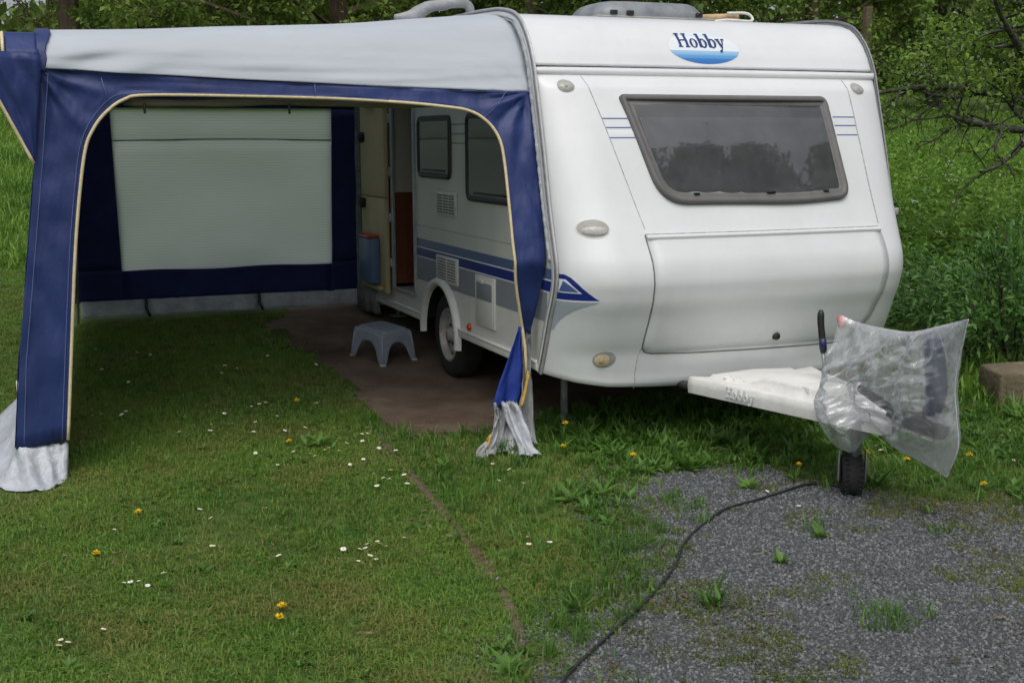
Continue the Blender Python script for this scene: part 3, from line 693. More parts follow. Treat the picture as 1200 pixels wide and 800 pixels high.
# blue and grey side bands
def band(name, z0, z1, y0, y1, m, x=-.0018):
    pyd(name, [(x, y0, z0), (x, y1, z0), (x, y1, z1), (x, y0, z1)], [(0, 1, 2, 3)], m, car, False)
band("stripe_steel", .882, .940, .13, DY0 - .03, M['steel_decal']); band("stripe_white", .873, .8815, .13, DY0 - .03, M['white_decal'])
band("stripe_navy", .814, .8725, .13, DY0 - .03, M['navy_decal']); band("stripe_white", .806, .8135, .14, DY0 - .03, M['white_decal'])
band("stripe_grey", .642, .8055, .2, DY0 - .03, M['grey_decal'])
band("panel_crease", 1.030, 1.036, .13, DY0 - .03, M['seam_grey'], -.0012)
for z in (1.740, 1.680, 1.618): band("pin_stripe", z - .004, z + .004, .6, DY0 - .03, M['grey_decal'], -.0014)
# side windows
def side_window(y0, y1, z0, z1):
    P = round_poly([(y0, z1), (y1, z1), (y1, z0), (y0, z0)], [.075] * 4, 6); n = len(P); v = []; f = []
    spec = [(0, -.001), (.002, -.014), (.016, -.020), (.034, -.018), (.040, -.008)]
    for d, x in spec:
        for q in inset(P, d): v.append((x, q.x, q.y))
    for i in range(len(spec) - 1):
        for j in range(n):
            j2 = (j + 1) % n; f.append((i * n + j, i * n + j2, (i + 1) * n + j2, (i + 1) * n + j))
    w = pyd("side_window", v, f, M['rubber_dark'], car)
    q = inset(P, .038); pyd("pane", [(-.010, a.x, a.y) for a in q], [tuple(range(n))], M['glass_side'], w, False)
    pyd("cavity", [(-.004, a.x, a.y) for a in inset(P, .030)], [tuple(range(n))], mat("pale pane backing", (.24, .25, .22), .9), w, False)  # pale backing stands in for the lit tent interior mirrored in the pane
    zc = z0 + (z1 - z0) * .62
    zz_ = [[(-.0065, y, z1 - .05 - (.10 + .16 * math.sin(PI * (y - y0) / (y1 - y0))) * (z1 - z0) * t) for y in np.linspace(y0 + .04, y1 - .04, 16)] for t in (0, .5, 1)]
    grid("valance", zz_, mat("valance cloth", (.13, .13, .12), .9), w)
    box("stay", (-.012, (y0 + y1) / 2, z0 + .055), (.008, (y1 - y0) * .66, .014), M['black'], w, bev=.003)
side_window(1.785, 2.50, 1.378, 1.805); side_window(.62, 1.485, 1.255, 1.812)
# two vents with louvres
def vent(y0, y1, z0, z1, m, slots):
    bm = bmesh.new(); add_box(bm, (-.007, (y0 + y1) / 2, (z0 + z1) / 2), (.012, y1 - y0, z1 - z0), None, .004)
    vt = bm_obj("vent", bm, m, car, True)
    for k in range(slots):
        z = z0 + .022 + (z1 - z0 - .044) * k / (slots - 1)
        for j in range(2 if slots > 7 else 3):
            nn = 2 if slots > 7 else 3; wy = (y1 - y0 - .05) / nn; yc = y0 + .025 + wy * (j + .5)
            box("louvre", (-.0135, yc, z), (.004, wy * .86, (z1 - z0) / slots * .42), M['seam_dark'], vt, bev=.0012)
vent(1.680, 2.095, 1.135, 1.292, M['trim_white'], 7); vent(1.660, 2.105, .680, .860, M['trim_white'], 8)
# service hatch with a proud frame and a latch
hatch = box("service_hatch", (-.006, 1.155, .640), (.012, .345, .318), M['trim_white'], car, bev=.004)
box("hatch_panel", (-.0125, 1.155, .632), (.004, .285, .262), M['white_side'], hatch, bev=.0015)
box("hatch_band", (-.0150, 1.155, .703), (.0014, .270, .110), M['grey_decal'], hatch, bev=.0003)
box("latch", (-.020, 1.19, .765), (.012, .07, .030), M['trim_white'], hatch, bev=.005)
lathe("side_reflector", [(.001, -.022), (.016, -.020), (.024, -.010), (.026, .0)], M['amber'], car, 'X', (-.001, 1.455, .437), 20)
# door opening, step, lining and the open door folded back on the wall
for nm, c, s in (("door_jamb", (-.006, DY0 - .012, 1.25), (.03, .026, 1.47)), ("door_jamb", (-.006, DY1 + .014, 1.25), (.03, .030, 1.47)), ("door_head", (-.006, (DY0 + DY1) / 2, DZ1 + .013), (.03, .52, .026))):
    box(nm, c, s, M['alu'], car, bev=.004)
box("door_step", (.10, (DY0 + DY1) / 2, .508), (.23, .52, .022), M['grip_grey'], car, bev=.004)
grid("cabin_floor", [[(x, y, .530) for x in (.22, 2.2)] for y in (.8, 4.05)], M['wood'], car)
grid("cabin_wall", [[(x, DY1 + .02, z) for x in (.012, .7)] for z in (.54, 1.24)], M['wood'], car, False)
grid("cabin_wall", [[(x, DY1 + .02, z) for x in (.012, .45)] for z in (1.245, 2.1)], M['inner_pale'], car, False)
box("cupboard", (.62, DY1 - .10, 1.3), (.30, .22, 1.5), M['wood'], car, bev=.006)
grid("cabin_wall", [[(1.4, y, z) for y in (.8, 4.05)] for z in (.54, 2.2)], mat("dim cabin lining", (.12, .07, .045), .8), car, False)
DYE = 3.86
for nm, z0, z1 in (("door_lower_leaf", .460, 1.195), ("door_upper_leaf", 1.200, 1.945)):
    lf = box(nm, (-.045, (DY1 + .045 + DYE) / 2, (z0 + z1) / 2), (.040, DYE - DY1 - .045, z1 - z0), M['door_cream'], car, bev=.008)
    box("edge_strip", (-.045, DYE + .006, (z0 + z1) / 2), (.045, .014, z1 - z0 - .01), M['rubber_dark'], lf, bev=.003)
    if nm == "door_lower_leaf":
        bn = box("bin", (-.105, 3.50, .700), (.085, .36, .36), M['bin_blue'], lf, bev=.02)
        box("bin_lid", (-.108, 3.50, .893), (.092, .30, .024), M['amber'], lf, bev=.006)
        box("tray", (-.075, 3.52, .492), (.05, .5, .03), M['door_cream'], lf, bev=.006)
    else:
        box("coat_hook", (-.078, 3.52, 1.90), (.03, .20, .02), M['black'], lf, bev=.004)
for z in (1.66, 1.14):
    lathe("door_handle", [(.001, -.115), (.035, -.110), (.045, -.09), (.040, -.066)], M['black'], car, 'X', (0, 3.76, z), 18)
for z in (.7, 1.05, 1.4, 1.8): box("hinge", (-.02, DY1 + .035, z), (.03, .05, .07), M['alu'], car, bev=.006)
# awning rails on both edges: a white bead between grey edges, following the profile
prof3 = [(y, z) for y, z in PRF if z > .34][::-1]
prof3 = prof3[:-1] + [(1.5, 2.395), (2.5, 2.400), (3.95, 2.398), (4.05, 2.37), (4.115, 2.28), (4.128, 2.2), (4.13, 1.5), (4.13, .42)]
for x, s in ((-.004, -1), (W + .004, 1)):
    path = [(x, y, z) for y, z in prof3]; P = arc_resample(smooth_path(path, 150), 140)
    def railstrip(name, w, dx, dn, m, parent):
        rr = []
        for i, p in enumerate(P):
            t = (P[min(i + 1, len(P) - 1)] - P[max(i - 1, 0)]).normalized(); n = Vector((0, t.z, -t.y))   # into the body
            c = p + Vector((s * dx, 0, 0)) + n * dn
            rr.append([c + n * (w * .5 * math.cos(a)) + Vector((s * .010 * math.sin(a), 0, 0)) for a in np.linspace(-.35, PI + .35, 7)])
        return grid(name, rr, m, parent)
    rl = railstrip("awning_rail", .034, .004, .004, M['white'], car)
    railstrip("rail_edge", .020, .000, -.022, M['alu'], rl)
    railstrip("rail_edge", .016, .002, .030, M['alu'], rl)
    railstrip("rail_groove", .006, .0055, -.012, M['seam_dark'], rl)
# roof dome, tan board and bent wire handle on the roof
bm = bmesh.new(); add_box(bm, (1.34, 1.75, 2.415), (.90, .62, .03), None, .01); sk = bm_obj("roof_light", bm, M['skylight'], car, True)
rows = []
for i, (s_, h_) in enumerate(((1, 0), (.985, .035), (.95, .062), (.86, .098), (.78, .112), (.5, .118), (.05, .120))):
    rows.append([(1.34 + .43 * s_ * math.copysign(abs(math.cos(t)) ** .45, math.cos(t)), 1.75 + .29 * s_ * math.copysign(abs(math.sin(t)) ** .45, math.sin(t)), 2.43 + h_) for t in np.linspace(0, 2 * PI, 49)])
grid("dome", rows, M['skylight'], sk)
for x in (1.02, 1.14, 1.66): box("clip", (x, 1.452, 2.462), (.05, .02, .03), M['black'], sk, bev=.005)
box("dome_rim", (1.34, 1.75, 2.435), (.885, .605, .014), M['grip_grey'], sk, bev=.005)
bd = box("vent_flap", (1.97, 1.78, 2.478), (.34, .16, .055), M['tan'], car, rot=Matrix.Rotation(-.06, 3, 'Y'), bev=.02)
tube("wire_handle", smooth_path([(1.80, 1.66, 2.43), (1.98, 1.62, 2.455), (2.16, 1.62, 2.452), (2.20, 1.64, 2.475), (2.16, 1.66, 2.510), (2.02, 1.68, 2.508)], 30), .010, M['trim_white'], bd)
box("wire_foot", (2.06, 1.62, 2.425), (.26, .05, .022), M['grip_grey'], bd, bev=.006)
# corner steadies and draw-frame
def steady(x, y, z1):
    s = box("corner_steady", (x, y, (gz(x, y) + z1) / 2), (.035, .035, z1 - gz(x, y)), M['galv'], car, bev=.004)
    tube("brace", [(x + .01, y, z1 - .17), (x + .20, y + .04, z1 + .02)], .010, M['dark_steel'], s, 6); tube("brace", [(x - .01, y, z1 - .17), (x - .18, y + .04, z1 + .02)], .010, M['dark_steel'], s, 6)
    box("foot", (x, y, gz(x, y) + .012), (.12, .12, .014), M['galv'], s, bev=.003)
steady(.34, .72, .38); steady(1.9, .72, .38); steady(.19, 3.72, .40); steady(2.0, 3.72, .40)
grid("draught_skirt", [[(x, 4.08 + .02 * math.sin(x * 17), z) for x in np.linspace(.02, 1.2, 30)] for z in (gz(.5, 4.08) - .01, .39)], M['skirt_beige'], car)
# tow frame: white cover over two converging rails, coupling, lever, jockey wheel
tf = car
def cov(y):                                            # half width and heights along the cover
    t = (y + 1.36) / 1.14; return .075 + .312 * t
ylist = np.linspace(-.12, -1.36, 26); rows = []
for y in ylist:
    h = cov(y); zt = .335 + .004 * (y + .5); hump = .055 * min(1, max(0, (-.42 - y) / .12)) * min(1, max(0, (y + 1.3) / .25)); iw = h * .66
    pts = [(-h, .245), (-h - .004, .29), (-h + .002, zt - .008), (-h + .014, zt), (-iw - .006, zt - .012), (-iw, zt - .008 + hump * .85), (-iw + .012, zt + hump), (0, zt + .012 + hump)]
    pts = pts + [(-a, b) for a, b in pts[-2::-1]]
    rows.append([(1.135 + a, y, b) for a, b in pts])
rows.append([(1.135 + (a[0] - 1.135) * .6, -1.40, .27 + (a[2] - .27) * .5) for a in rows[-1]])
rows = [[(1.135 + (a[0] - 1.135) * .97, -.105, .27 + (a[2] - .27) * .9) for a in rows[0]]] + rows
cover = grid("tow_cover", rows, M['old_white'], tf)
for s in (-1, 1):
    tube("draw_bar", [(1.135 + s * .40, .25, .262), (1.135 + s * .37, -.19, .268), (1.135 + s * .06, -1.3, .28)], .026, M['dark_steel'], tf, 6)
# raised word along the cover's side
def cov_map(u, v_, l):
    y = -.40 - u * .94; h = cov(y); d = Vector((-.966, -.26, 0)); return Vector((1.135 - h - .004, y, .268 + v_)) + d * (.003 + l * 3)
V, Fc = letters("Hobby", cov_map, .056); lt = pyd("lettering", V, Fc, M['white'], cover, False)
md = lt.modifiers.new("relief", 'SOLIDIFY'); md.thickness = .005
for k in range(5): box("cover_rib", (.90 + .025 * k, -.24 - .06 * k, .338), (.05, .018, .010), M['old_white'], cover, bev=.003)
box("bracket", (1.05, -.84, .372), (.12, .06, .035), M['old_white'], tf, bev=.006)
lv = tube("hand_lever", [(1.155, -.76, .36), (1.155, -.765, .48), (1.150, -.755, .56)], .011, M['galv'], tf, 8)
tube("lever_grip", smooth_path([(1.151, -.760, .545), (1.147, -.75, .62), (1.142, -.74, .70), (1.144, -.735, .765)], 12), [.016, .018, .018, .017, .018, .018, .017, .018, .018, .018, .017, .010], M['black'], lv, 10)
tube("grip_band", [(1.150, -.7585, .560), (1.1478, -.751, .618)], .0195, M['lever_blue'], lv, 10)
# coupling with stabiliser handle, under the bag
cp = lathe("coupling", [(.001, -1.70), (.045, -1.69), (.055, -1.62), (.048, -1.52), (.036, -1.40), (.036, -1.34)], M['dark_steel'], tf, 'Y', (1.135, 0, .335), 20)
tube("coupling_handle", smooth_path([(1.135, -1.60, .37), (1.14, -1.63, .50), (1.145, -1.60, .66), (1.15, -1.56, .76)], 16), [.035, .040, .044, .046, .048, .05, .05, .05, .05, .05, .048, .045, .042, .04, .036, .03], M['lever_blue'], cp, 12)
tube("handle_lever", [(1.07, -1.18, .44), (1.06, -1.36, .40), (1.08, -1.50, .36)], .022, M['black'], cp, 8)
tube("handle_tip", [(1.135, -.93, .70), (1.135, -.915, .755)], .022, M['pinkred'], cp, 8)
# jockey wheel
jk = tube("jockey_wheel", [(1.135, -1.08, .45), (1.135, -1.08, .02)], .026, M['galv'], tf, 12)
jg = gz(1.13, -1.05)
v, f = lathe_arr([(.045, -.036), (.075, -.042), (.098, -.036), (.106, -.018), (.107, 0), (.106, .018), (.098, .036), (.075, .042), (.045, .036)], 'X', (0, 0, 0), 36)
Rj = Matrix.Rotation(math.radians(-30), 3, 'Z'); v = [Rj @ Vector((q.x * 1.3, q.y, q.z)) + Vector((1.13, -1.06, jg + .105)) for q in v]
ty = pyd("tyre", v, f, M['tyre'], jk)
bm = bmesh.new()
for k in range(26):
    for s in (-1, 1):
        t = 2 * PI * k / 26; r = Rj @ (Matrix.Rotation(t, 3, 'X') @ Matrix.Rotation(s * .6, 3, 'Z')); c = Rj @ Vector((s * .024, .1065 * math.cos(t), .1065 * math.sin(t))) + Vector((1.13, -1.06, jg + .105))
        add_box(bm, c, (.044, .007, .010), Rj @ Matrix.Rotation(t, 3, 'X') @ Matrix.Rotation(s * .6, 3, 'Z'))
bm_obj("tread", bm, M['tyre'], jk)['kind'] = 'stuff'
v, f = lathe_arr([(.001, -.044), (.046, -.040), (.048, .040), (.001, .044)], 'X', (0, 0, 0), 20); v = [Rj @ q + Vector((1.13, -1.06, jg + .105)) for q in v]
pyd("rim", v, f, M['grip_grey'], jk)
for s in (-1, 1):
    c = Rj @ Vector((s * .066, 0, .0)) + Vector((1.13, -1.06, jg + .15)); box("fork", c, (.008, .045, .16), M['galv'], jk, rot=Rj, bev=.003)

# ---------------------------------------------------------------- clear bag pulled over the coupling
BT = smooth_path([(0, -.912, .758), (0, -1.05, .742), (0, -1.25, .740), (0, -1.45, .752), (0, -1.62, .800), (0, -1.815, .861)], 121)
BB = smooth_path([(0, -.90, .110), (0, -1.05, .098), (0, -1.13, .165), (0, -1.22, .228), (0, -1.36, .196), (0, -1.55, .160), (0, -1.736, .128)], 121)
BL = smooth_path([(0, -.912, .758), (0, -.885, .60), (0, -.845, .47), (0, -.795, .37), (0, -.77, .287), (0, -.81, .19), (0, -.90, .110)], 97)
BR = smooth_path([(0, -1.815, .861), (0, -1.775, .70), (0, -1.755, .55), (0, -1.775, .42), (0, -1.795, .28), (0, -1.736, .128)], 97)
bag = empty("plastic_bag", (1.135, -1.3, .14), "crumpled clear plastic bag pulled over the tow coupling", "plastic bag")
for nm, sg in (("near_sheet", -1), ("far_sheet", 1)):
    rows = []
    for j in range(97):
        v_ = j / 96; row = []
        for i in range(121):
            u = i / 120; p = BT[i] * (1 - v_) + BB[i] * v_ + BL[j] * (1 - u) + BR[j] * u - (BT[0] * (1 - u) * (1 - v_) + BT[120] * u * (1 - v_) + BB[0] * (1 - u) * v_ + BB[120] * u * v_)
            e = (16 * u * (1 - u) * v_ * (1 - v_)); puff = .13 * e ** .5; em = min(1, e * 3)
            d1 = u - (.06 + .34 * v_ ** .8); d2 = u - (.74 + .10 * math.sin(v_ * 3)); d3 = u - (.30 + .42 * v_)      # long folds hanging from the two top corners
            fold = .060 * math.exp(-(d1 / .055) ** 2) - .040 * math.exp(-((d1 - .11) / .07) ** 2) + .038 * math.exp(-(d2 / .05) ** 2) - .035 * math.exp(-((d2 + .12) / .06) ** 2) + .026 * math.exp(-(d3 / .03) ** 2) * v_
            q_ = noise.voronoi(Vector((u * 5 + v_ * 3 + .3 * nz(u * 6, v_ * 6), v_ * 4.5 - u * 1.5, sg * 4)))[0]; q2 = noise.voronoi(Vector((u * 12 + v_ * 4, v_ * 10 - u * 3, sg * 7)))[0]
            cr = .050 * (q_[1] - q_[0]) - .02 + .018 * (q2[1] - q2[0]) + .016 * nz(u * 9 + v_ * 5, v_ * 4 - u * 3, sg * 3) + .012 * nz(u * 20 + v_ * 8, v_ * 11, 5 + sg) + .008 * abs(nz(u * 34, v_ * 26 + u * 12, sg))
            lw = (1 - u) ** 2 * (sg < 0); row.append((1.135 - .17 * lw + sg * puff * 1.0 + sg * (fold if sg < 0 else fold * .5) * em + cr * em, p.y - .22 * lw + .010 * nz(v_ * 9, u * 9) * em, p.z + .045 * lw))
        rows.append(row)
    grid(nm, rows, M['bag'], bag)
ol = [p + Vector((1.135, 0, 0)) for p in BT[24:] + BR[1:] + BB[::-1][1:96]]
tube("hem", ol, .0028, M['flap_fab'], bag, 5)

# ---------------------------------------------------------------- the awning
aw = empty("awning", (-1.3, 2.4, 0.1), "blue and grey caravan awning with an open arched end and ribbed back window", "awning")
def Yin(z): return float(np.interp(z, [.6, .98, 1.287, 1.612, 1.917, 2.07, 2.22, 2.30, 2.36, 2.39], [.30, .19, .255, .33, .425, .50, .60, .70, .90, 1.25]))
def E(x, z):
    """the end panel's surface: between the rail and the outer post"""
    u = min(1, max(0, -x / 2.6)); yo = .60 + .03 * (z - 1); sm = u
    y = Yin(z) * (1 - sm) + yo * sm
    return y
def Xo(z): return float(np.interp(z, [.0, .12, .54, 1.54, 2.0], [-2.795, -2.775, -2.738, -2.60, -2.545]))
# roof with its rounded front end
inner = [(Yin(1.905), 1.905), (.46, 1.99), (.50, 2.07), (.555, 2.155), (.615, 2.225), (.68, 2.278), (.77, 2.322), (.90, 2.358), (1.05, 2.378), (1.3, 2.392), (1.8, 2.398), (2.6, 2.40), (3.4, 2.398), (4.1, 2.385)]
outer = [(.615, 2.0), (.622, 2.04), (.635, 2.08), (.66, 2.115), (.70, 2.145), (.76, 2.172), (.84, 2.193), (.95, 2.208), (1.1, 2.216), (1.35, 2.22), (1.8, 2.222), (2.6, 2.21), (3.4, 2.215), (4.2, 2.21)]
I3 = arc_resample(smooth_path([(0, a, b) for a, b in inner], 120), 90); O3 = arc_resample(smooth_path([(0, a, b) for a, b in outer], 120), 90)
# keep the short front curve dense on both edges by matching parameter, not length
I3 = smooth_path([(0, a, b) for a, b in inner], 91); O3 = smooth_path([(0, a, b) for a, b in outer], 91)
rows = []
NU = 70
for k in range(91):
    r = []; wdt = float(np.interp(O3[k].y, [.6, 4.2], [-2.548, -2.27]))
    for i in range(NU):
        u = i / (NU - 1); x = -.004 + (wdt + .004) * u; y = I3[k].y * (1 - u) + O3[k].y * u; z = I3[k].z * (1 - u) + O3[k].z * u
        f0 = k / 90
        if k < 32:   # front curve: taut horizontal wrinkles, stronger near the lower border and at the corners
            w_ = math.exp(-((k - 4) / 8) ** 2); a = .010 * nz(x * 1.1, z * 22, 2) * (w_ + .25) + .006 * nz(x * 3, z * 9, 5)
            cn = math.exp(-(x / .25) ** 2); a += .010 * cn * math.sin((z * 30 + x * 40)) * w_
            cn2 = math.exp(-((x + 2.30) / .30) ** 2); a += .014 * cn2 * math.sin(z * 34 - x * 13) * math.exp(-((k - 7) / 9) ** 2)
            y -= a; z -= .35 * a; z -= .012 * math.sin(PI * u) * w_
        else: z += .012 * nz(x * 1.6, y * 1.0) - .020 * math.sin(PI * u) * min(1, (k - 32) / 20)
        r.append((x, y, z))
    rows.append(r)
grid("roof_sheet", rows, M['grey_fab'], aw, thick=.003)
# end panel: loft between the opening's edge and the outer border
PIP = [(-2.528, .127), (-2.481, .635), (-2.44, 1.07), (-2.402, 1.369), (-2.36, 1.602), (-2.313, 1.708), (-2.248, 1.788), (-2.162, 1.848), (-2.037, 1.872), (-1.506, 1.869), (-1.063, 1.859), (-.696, 1.838), (-.462, 1.815), (-.377, 1.80), (-.309, 1.768), (-.249, 1.71), (-.212, 1.63), (-.199, 1.512), (-.195, 1.373), (-.191, 1.193), (-.186, 1.014), (-.170, .87), (-.136, .721), (-.104, .595)]
OUT = [(-2.78, .10), (-2.73, .60), (-2.665, 1.06), (-2.622, 1.38), (-2.597, 1.60), (-2.578, 1.75), (-2.56, 1.88), (-2.545, 2.0), (-2.30, 1.985), (-1.5, 1.945), (-1.0, 1.928), (-.684, 1.92), (-.42, 1.915), (-.25, 1.910), (-.10, 1.907), (-.008, 1.90), (-.009, 1.72), (-.010, 1.56), (-.011, 1.40), (-.011, 1.20), (-.009, 1.01), (-.020, .85), (-.036, .70), (-.056, .56)]
def border(x): return float(np.interp(x, [-2.545, -2.3, -1.5, -1.0, -.684, -.006], [2.0, 1.985, 1.945, 1.928, 1.92, 1.905]))
NP = 150
def resample_pair(a, b, n):
    A = smooth_path([(p[0], 0, p[1]) for p in a], n); B = []
    for i in range(n):
        u = i / (n - 1) * (len(b) - 1); k = min(int(u), len(b) - 2); t = u - k; B.append(Vector((b[k][0] * (1 - t) + b[k + 1][0] * t, 0, b[k][1] * (1 - t) + b[k + 1][1] * t)))
    return A, B
A, B = resample_pair(PIP, OUT, NP); rows = []
for i in range(NP):
    r = []
    for j in range(31):
        t = j / 30; p = A[i].lerp(B[i], t); x, z = p.x, p.z; y = E(x, z); edge = min(1, t * 5) * min(1, (1 - t) * 6 + .1)
        d = .014 * nz(x * 5, z * 4, 1) + .010 * nz(x * 11 + z * 6, z * 6 - x * 4, 7) + .004 * abs(nz(x * 26 - z * 9, z * 14, 3))
        # pulls fanning out of the two upper corners
        for cx_, cz2, s_ in ((-2.56, 2.0, 1), (-.02, 1.9, -1)):
            dx, dz = x - cx_, z - cz2; rr_ = math.hypot(dx, dz); an = math.atan2(dz, dx); d += .013 * math.exp(-(rr_ / .45) ** 2) * math.sin(an * 11 + 2 * nz(an * 3, rr_ * 4)) * min(1, rr_ / .08)
        if x < -2.3 and z < 1.3: d += .010 * nz(x * 9 + z * 5, z * 5 - x * 3, 3)
        r.append((x, y - d * edge, z))
    rows.append(r)
endp = grid("end_panel", rows, M['blue_fab'], aw, thick=.003)
pp = [(p.x, E(p.x, p.z) - .004, p.z) for p in A]
tube("piping", pp + [(-.098, .285, .50), (-.094, .283, .42), (-.090, .283, .31)], .0085, M['piping'], endp, 8)
def seam_on(path, off=.006): tube("seam", [(x, E(x, z) - off, z) for x, z in path], .0022, M['thread'], endp, 5)
seam_on([(p.x + (q.x - p.x) * .12, p.z + (q.z - p.z) * .12) for p, q in zip(A, B)][:70], .010)
seam_on([(-2.538 - .002 * i, 1.98 - .06 * i) for i in range(1)] + [(Xo(z) + .035, z) for z in np.linspace(1.97, .12, 40)], .012)
seam_on([(-.15, 1.905), (-.22, 1.82), (-.285, 1.765)], .012); seam_on([(-2.545 + .28, 1.955), (-2.235, 1.83)], .012)
seam_on([(-.30 - .9, border(-1.2)), (-.30 - .9, 1.862)], .010)
# grey keder edge between cloth and rail
tube("keder", [(-.008, Yr(z) + .046, z) for z in np.linspace(.985, 2.30, 60)], [.017 + .002 * math.sin(i * 2.1) for i in range(60)], M['flap_fab'], aw, 8)
# right leg twisted down to the ground, with its mud flap
def leg_rows(spec, n=22, seed=0.0, amp=.02):
    rr = []
    for z, xa, xb, y in spec: rr.append([(xa + (xb - xa) * j / (n - 1) + amp * .5 * nz(j * .35, z * 13, seed + 9), y + amp * math.sin(j / (n - 1) * 9 + seed + z * 6 + 1.6 * nz(j * .2, z * 7, seed)) + .5 * amp * nz(j * .45, z * 16, seed), z + .4 * amp * nz(j * .4 + seed, z * 9)) for j in range(n)])
    return rr
def dens(spec, n): return [tuple(q) for q in np.array([np.interp(np.linspace(0, 1, n), np.linspace(0, 1, len(spec)), [s[k] for s in spec]) for k in range(4)]).T]
grid("leg_lower", leg_rows(dens([(.605, -.122, -.108, .315), (.50, -.165, -.098, .315), (.395, -.207, -.094, .315), (.30, -.245, -.105, .315), (.19, -.283, -.125, .315), (.165, -.290, -.138, .315)], 18), 14, 2, .012), M['blue_fab2'], aw, thick=.003)
gl_ = gz(-.2, .3)
grid("mud_flap", leg_rows(dens([(.190, -.287, -.138, .305), (.12, -.290, -.12, .29), (.04, -.325, -.12, .26), (gl_ + .06, -.385, -.13, .22), (gl_ + .025, -.425, -.14, .20), (gl_ + .012, -.45, -.15, .15)], 22), 50, 4, .040), M['flap_dirty'], aw, thick=.003)
grid("flap_fold", leg_rows(dens([(.186, -.245, -.150, .27), (.08, -.225, -.135, .22), (-.03, -.205, -.125, .12), (gl_ + .02, -.235, -.11, .02)], 14), 16, 8, .024), M['flap_fab'], aw, thick=.003)
grid("flap_back", leg_rows(dens([(.63, -.075, -.034, .325), (.54, -.086, -.044, .335), (.40, -.092, -.036, .335), (.25, -.105, -.032, .335), (.10, -.135, -.030, .33), (-.04, -.175, -.034, .31), (gl_ + .02, -.19, -.03, .28)], 18), 22, 3, .026), M['flap_dirty'], aw, thick=.003)
tube("tie_cord", smooth_path([(-.085, .27, .36), (-.105, .262, .27), (-.130, .258, .17), (-.118, .255, .20), (-.085, .262, .34)], 22), .0055, M['yellow_tie'], aw, 6)
tube("tie_cord", smooth_path([(-.365, .20, -.0), (-.35, .18, .03), (-.37, .17, -.03)], 10), .006, M['yellow_tie'], aw, 6)
# left leg: outer wall seen edge on, and the spread mud flap
zz1 = np.linspace(2.0, .10, 26); rows = []
for z in zz1:
    r = []
    for j in range(30):
        t = j / 29; y = .60 + .03 * (z - 1) + (4.2 - .60) * t; zb = z + (G(y) + .07) * (1 - (z - .1) / 1.9); xo = Xo(z) * (1 - t) + (-2.27 - .03 * (2 - z)) * t
        r.append((xo + .012 * nz(y * 2.1, z * 3), y, zb + (2.0 - 2.0 + .19 * t) * ((z - .1) / 1.9)))
    rows.append(r)
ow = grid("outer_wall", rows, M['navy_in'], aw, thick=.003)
g0 = gz(-2.7, .4)
def flap_pt(s, t):
    """s along the leg foot (0 right .. 1 left/back), t outwards on the ground"""
    foot = smooth_path([(-2.528, .585, .105), (-2.65, .585, .11), (-2.772, .59, .12), (-2.70, 1.0, .24), (-2.66, 1.7, .28)], 41)
    rim = smooth_path([(-2.545, .50, g0 + .012), (-2.60, .40, g0 + .010), (-2.68, .335, g0 + .010), (-2.86, .46, g0 + .01), (-2.98, .95, g0 + .02), (-2.99, 1.75, g0 + .06)], 41)
    k = int(round(s * 40)); a, b = foot[k], rim[k]; h = (1 - t) ** 1.8
    p = a.lerp(b, t); p.z = b.z + (a.z - b.z) * h + .028 * math.sin(s * 34) * math.sin(PI * min(1, t * 1.05)) * .8 + .016 * nz(s * 22, t * 5); p.z = max(p.z, gz(p.x, p.y) + .006)
    return p
grid("mud_flap", [[flap_pt(s, t) for s in np.linspace(0, 1, 41)] for t in np.linspace(0, 1, 14)], M['flap_fab'], aw, thick=.003)
box("foot_clip", (-2.752, .600, .42), (.012, .02, .05), M['trim_white'], aw, bev=.003)
# storm canopy: stub of cloth reaching out past the post, with a piped wing below it
grid("canopy", [[(x, .60 + .03 * k + .006 * nz(x * 9, k), z) for x in np.linspace(-2.55, -2.712, 8)] for k, z in enumerate(np.linspace(2.065, 2.172, 5))] + [[(x, y, 2.19) for x in np.linspace(-2.55, -2.72, 8)] for y in (.9, 2.0, 3.2, 4.2)], M['blue_fab'], aw, thick=.003)
tube("canopy_piping", [(-2.714, .585, 2.062), (-2.714, .69, 2.172)], .009, M['piping'], aw, 6)
cv = [(-2.552, 2.062), (-2.86, 2.075), (-2.606, 1.535)]
rows = []
for i in range(16):
    t = i / 15; zl = 2.062 + (1.535 - 2.062) * t; xr = Xo(zl); xl = -2.86 + (-2.606 + 2.86) * t; zl2 = 2.085 + (1.535 - 2.085) * t
    rows.append([(xr + (xl - xr) * j / 13, .585 - .03 * j / 13 - .016 * math.sin(j * .8 + i * .5) * (1 - t) + .012 * nz(j * .4, i * .3), zl + (zl2 - zl) * j / 13) for j in range(14)])
wing = grid("canopy_wing", rows, M['blue_fab'], aw, thick=.003)
tube("wing_piping", [Vector(r[-1]) + Vector((0, -.004, 0)) for r in rows], .0085, M['piping'], wing, 6)
# corner patch of blue over the roof's outer end
rows = []
for k in range(-2, 46):
    r = []
    for i in range(8):
        kk = max(0, k); u = 1.004 - (.014 + .003 * math.sin(k * .22) + .012 * max(0, min(1, (k - 12) / 12))) * i / 7; x = -.004 - 2.544 * u; y = I3[kk].y * (1 - u) + O3[kk].y * u - .010; z = I3[kk].z * (1 - u) + O3[kk].z * u + .008 - (.014 * (0 - k) if k < 0 else 0); r.append((x, y, z))
    rows.append(r)
grid("corner_patch", rows, M['blue_fab'], aw, thick=.002)
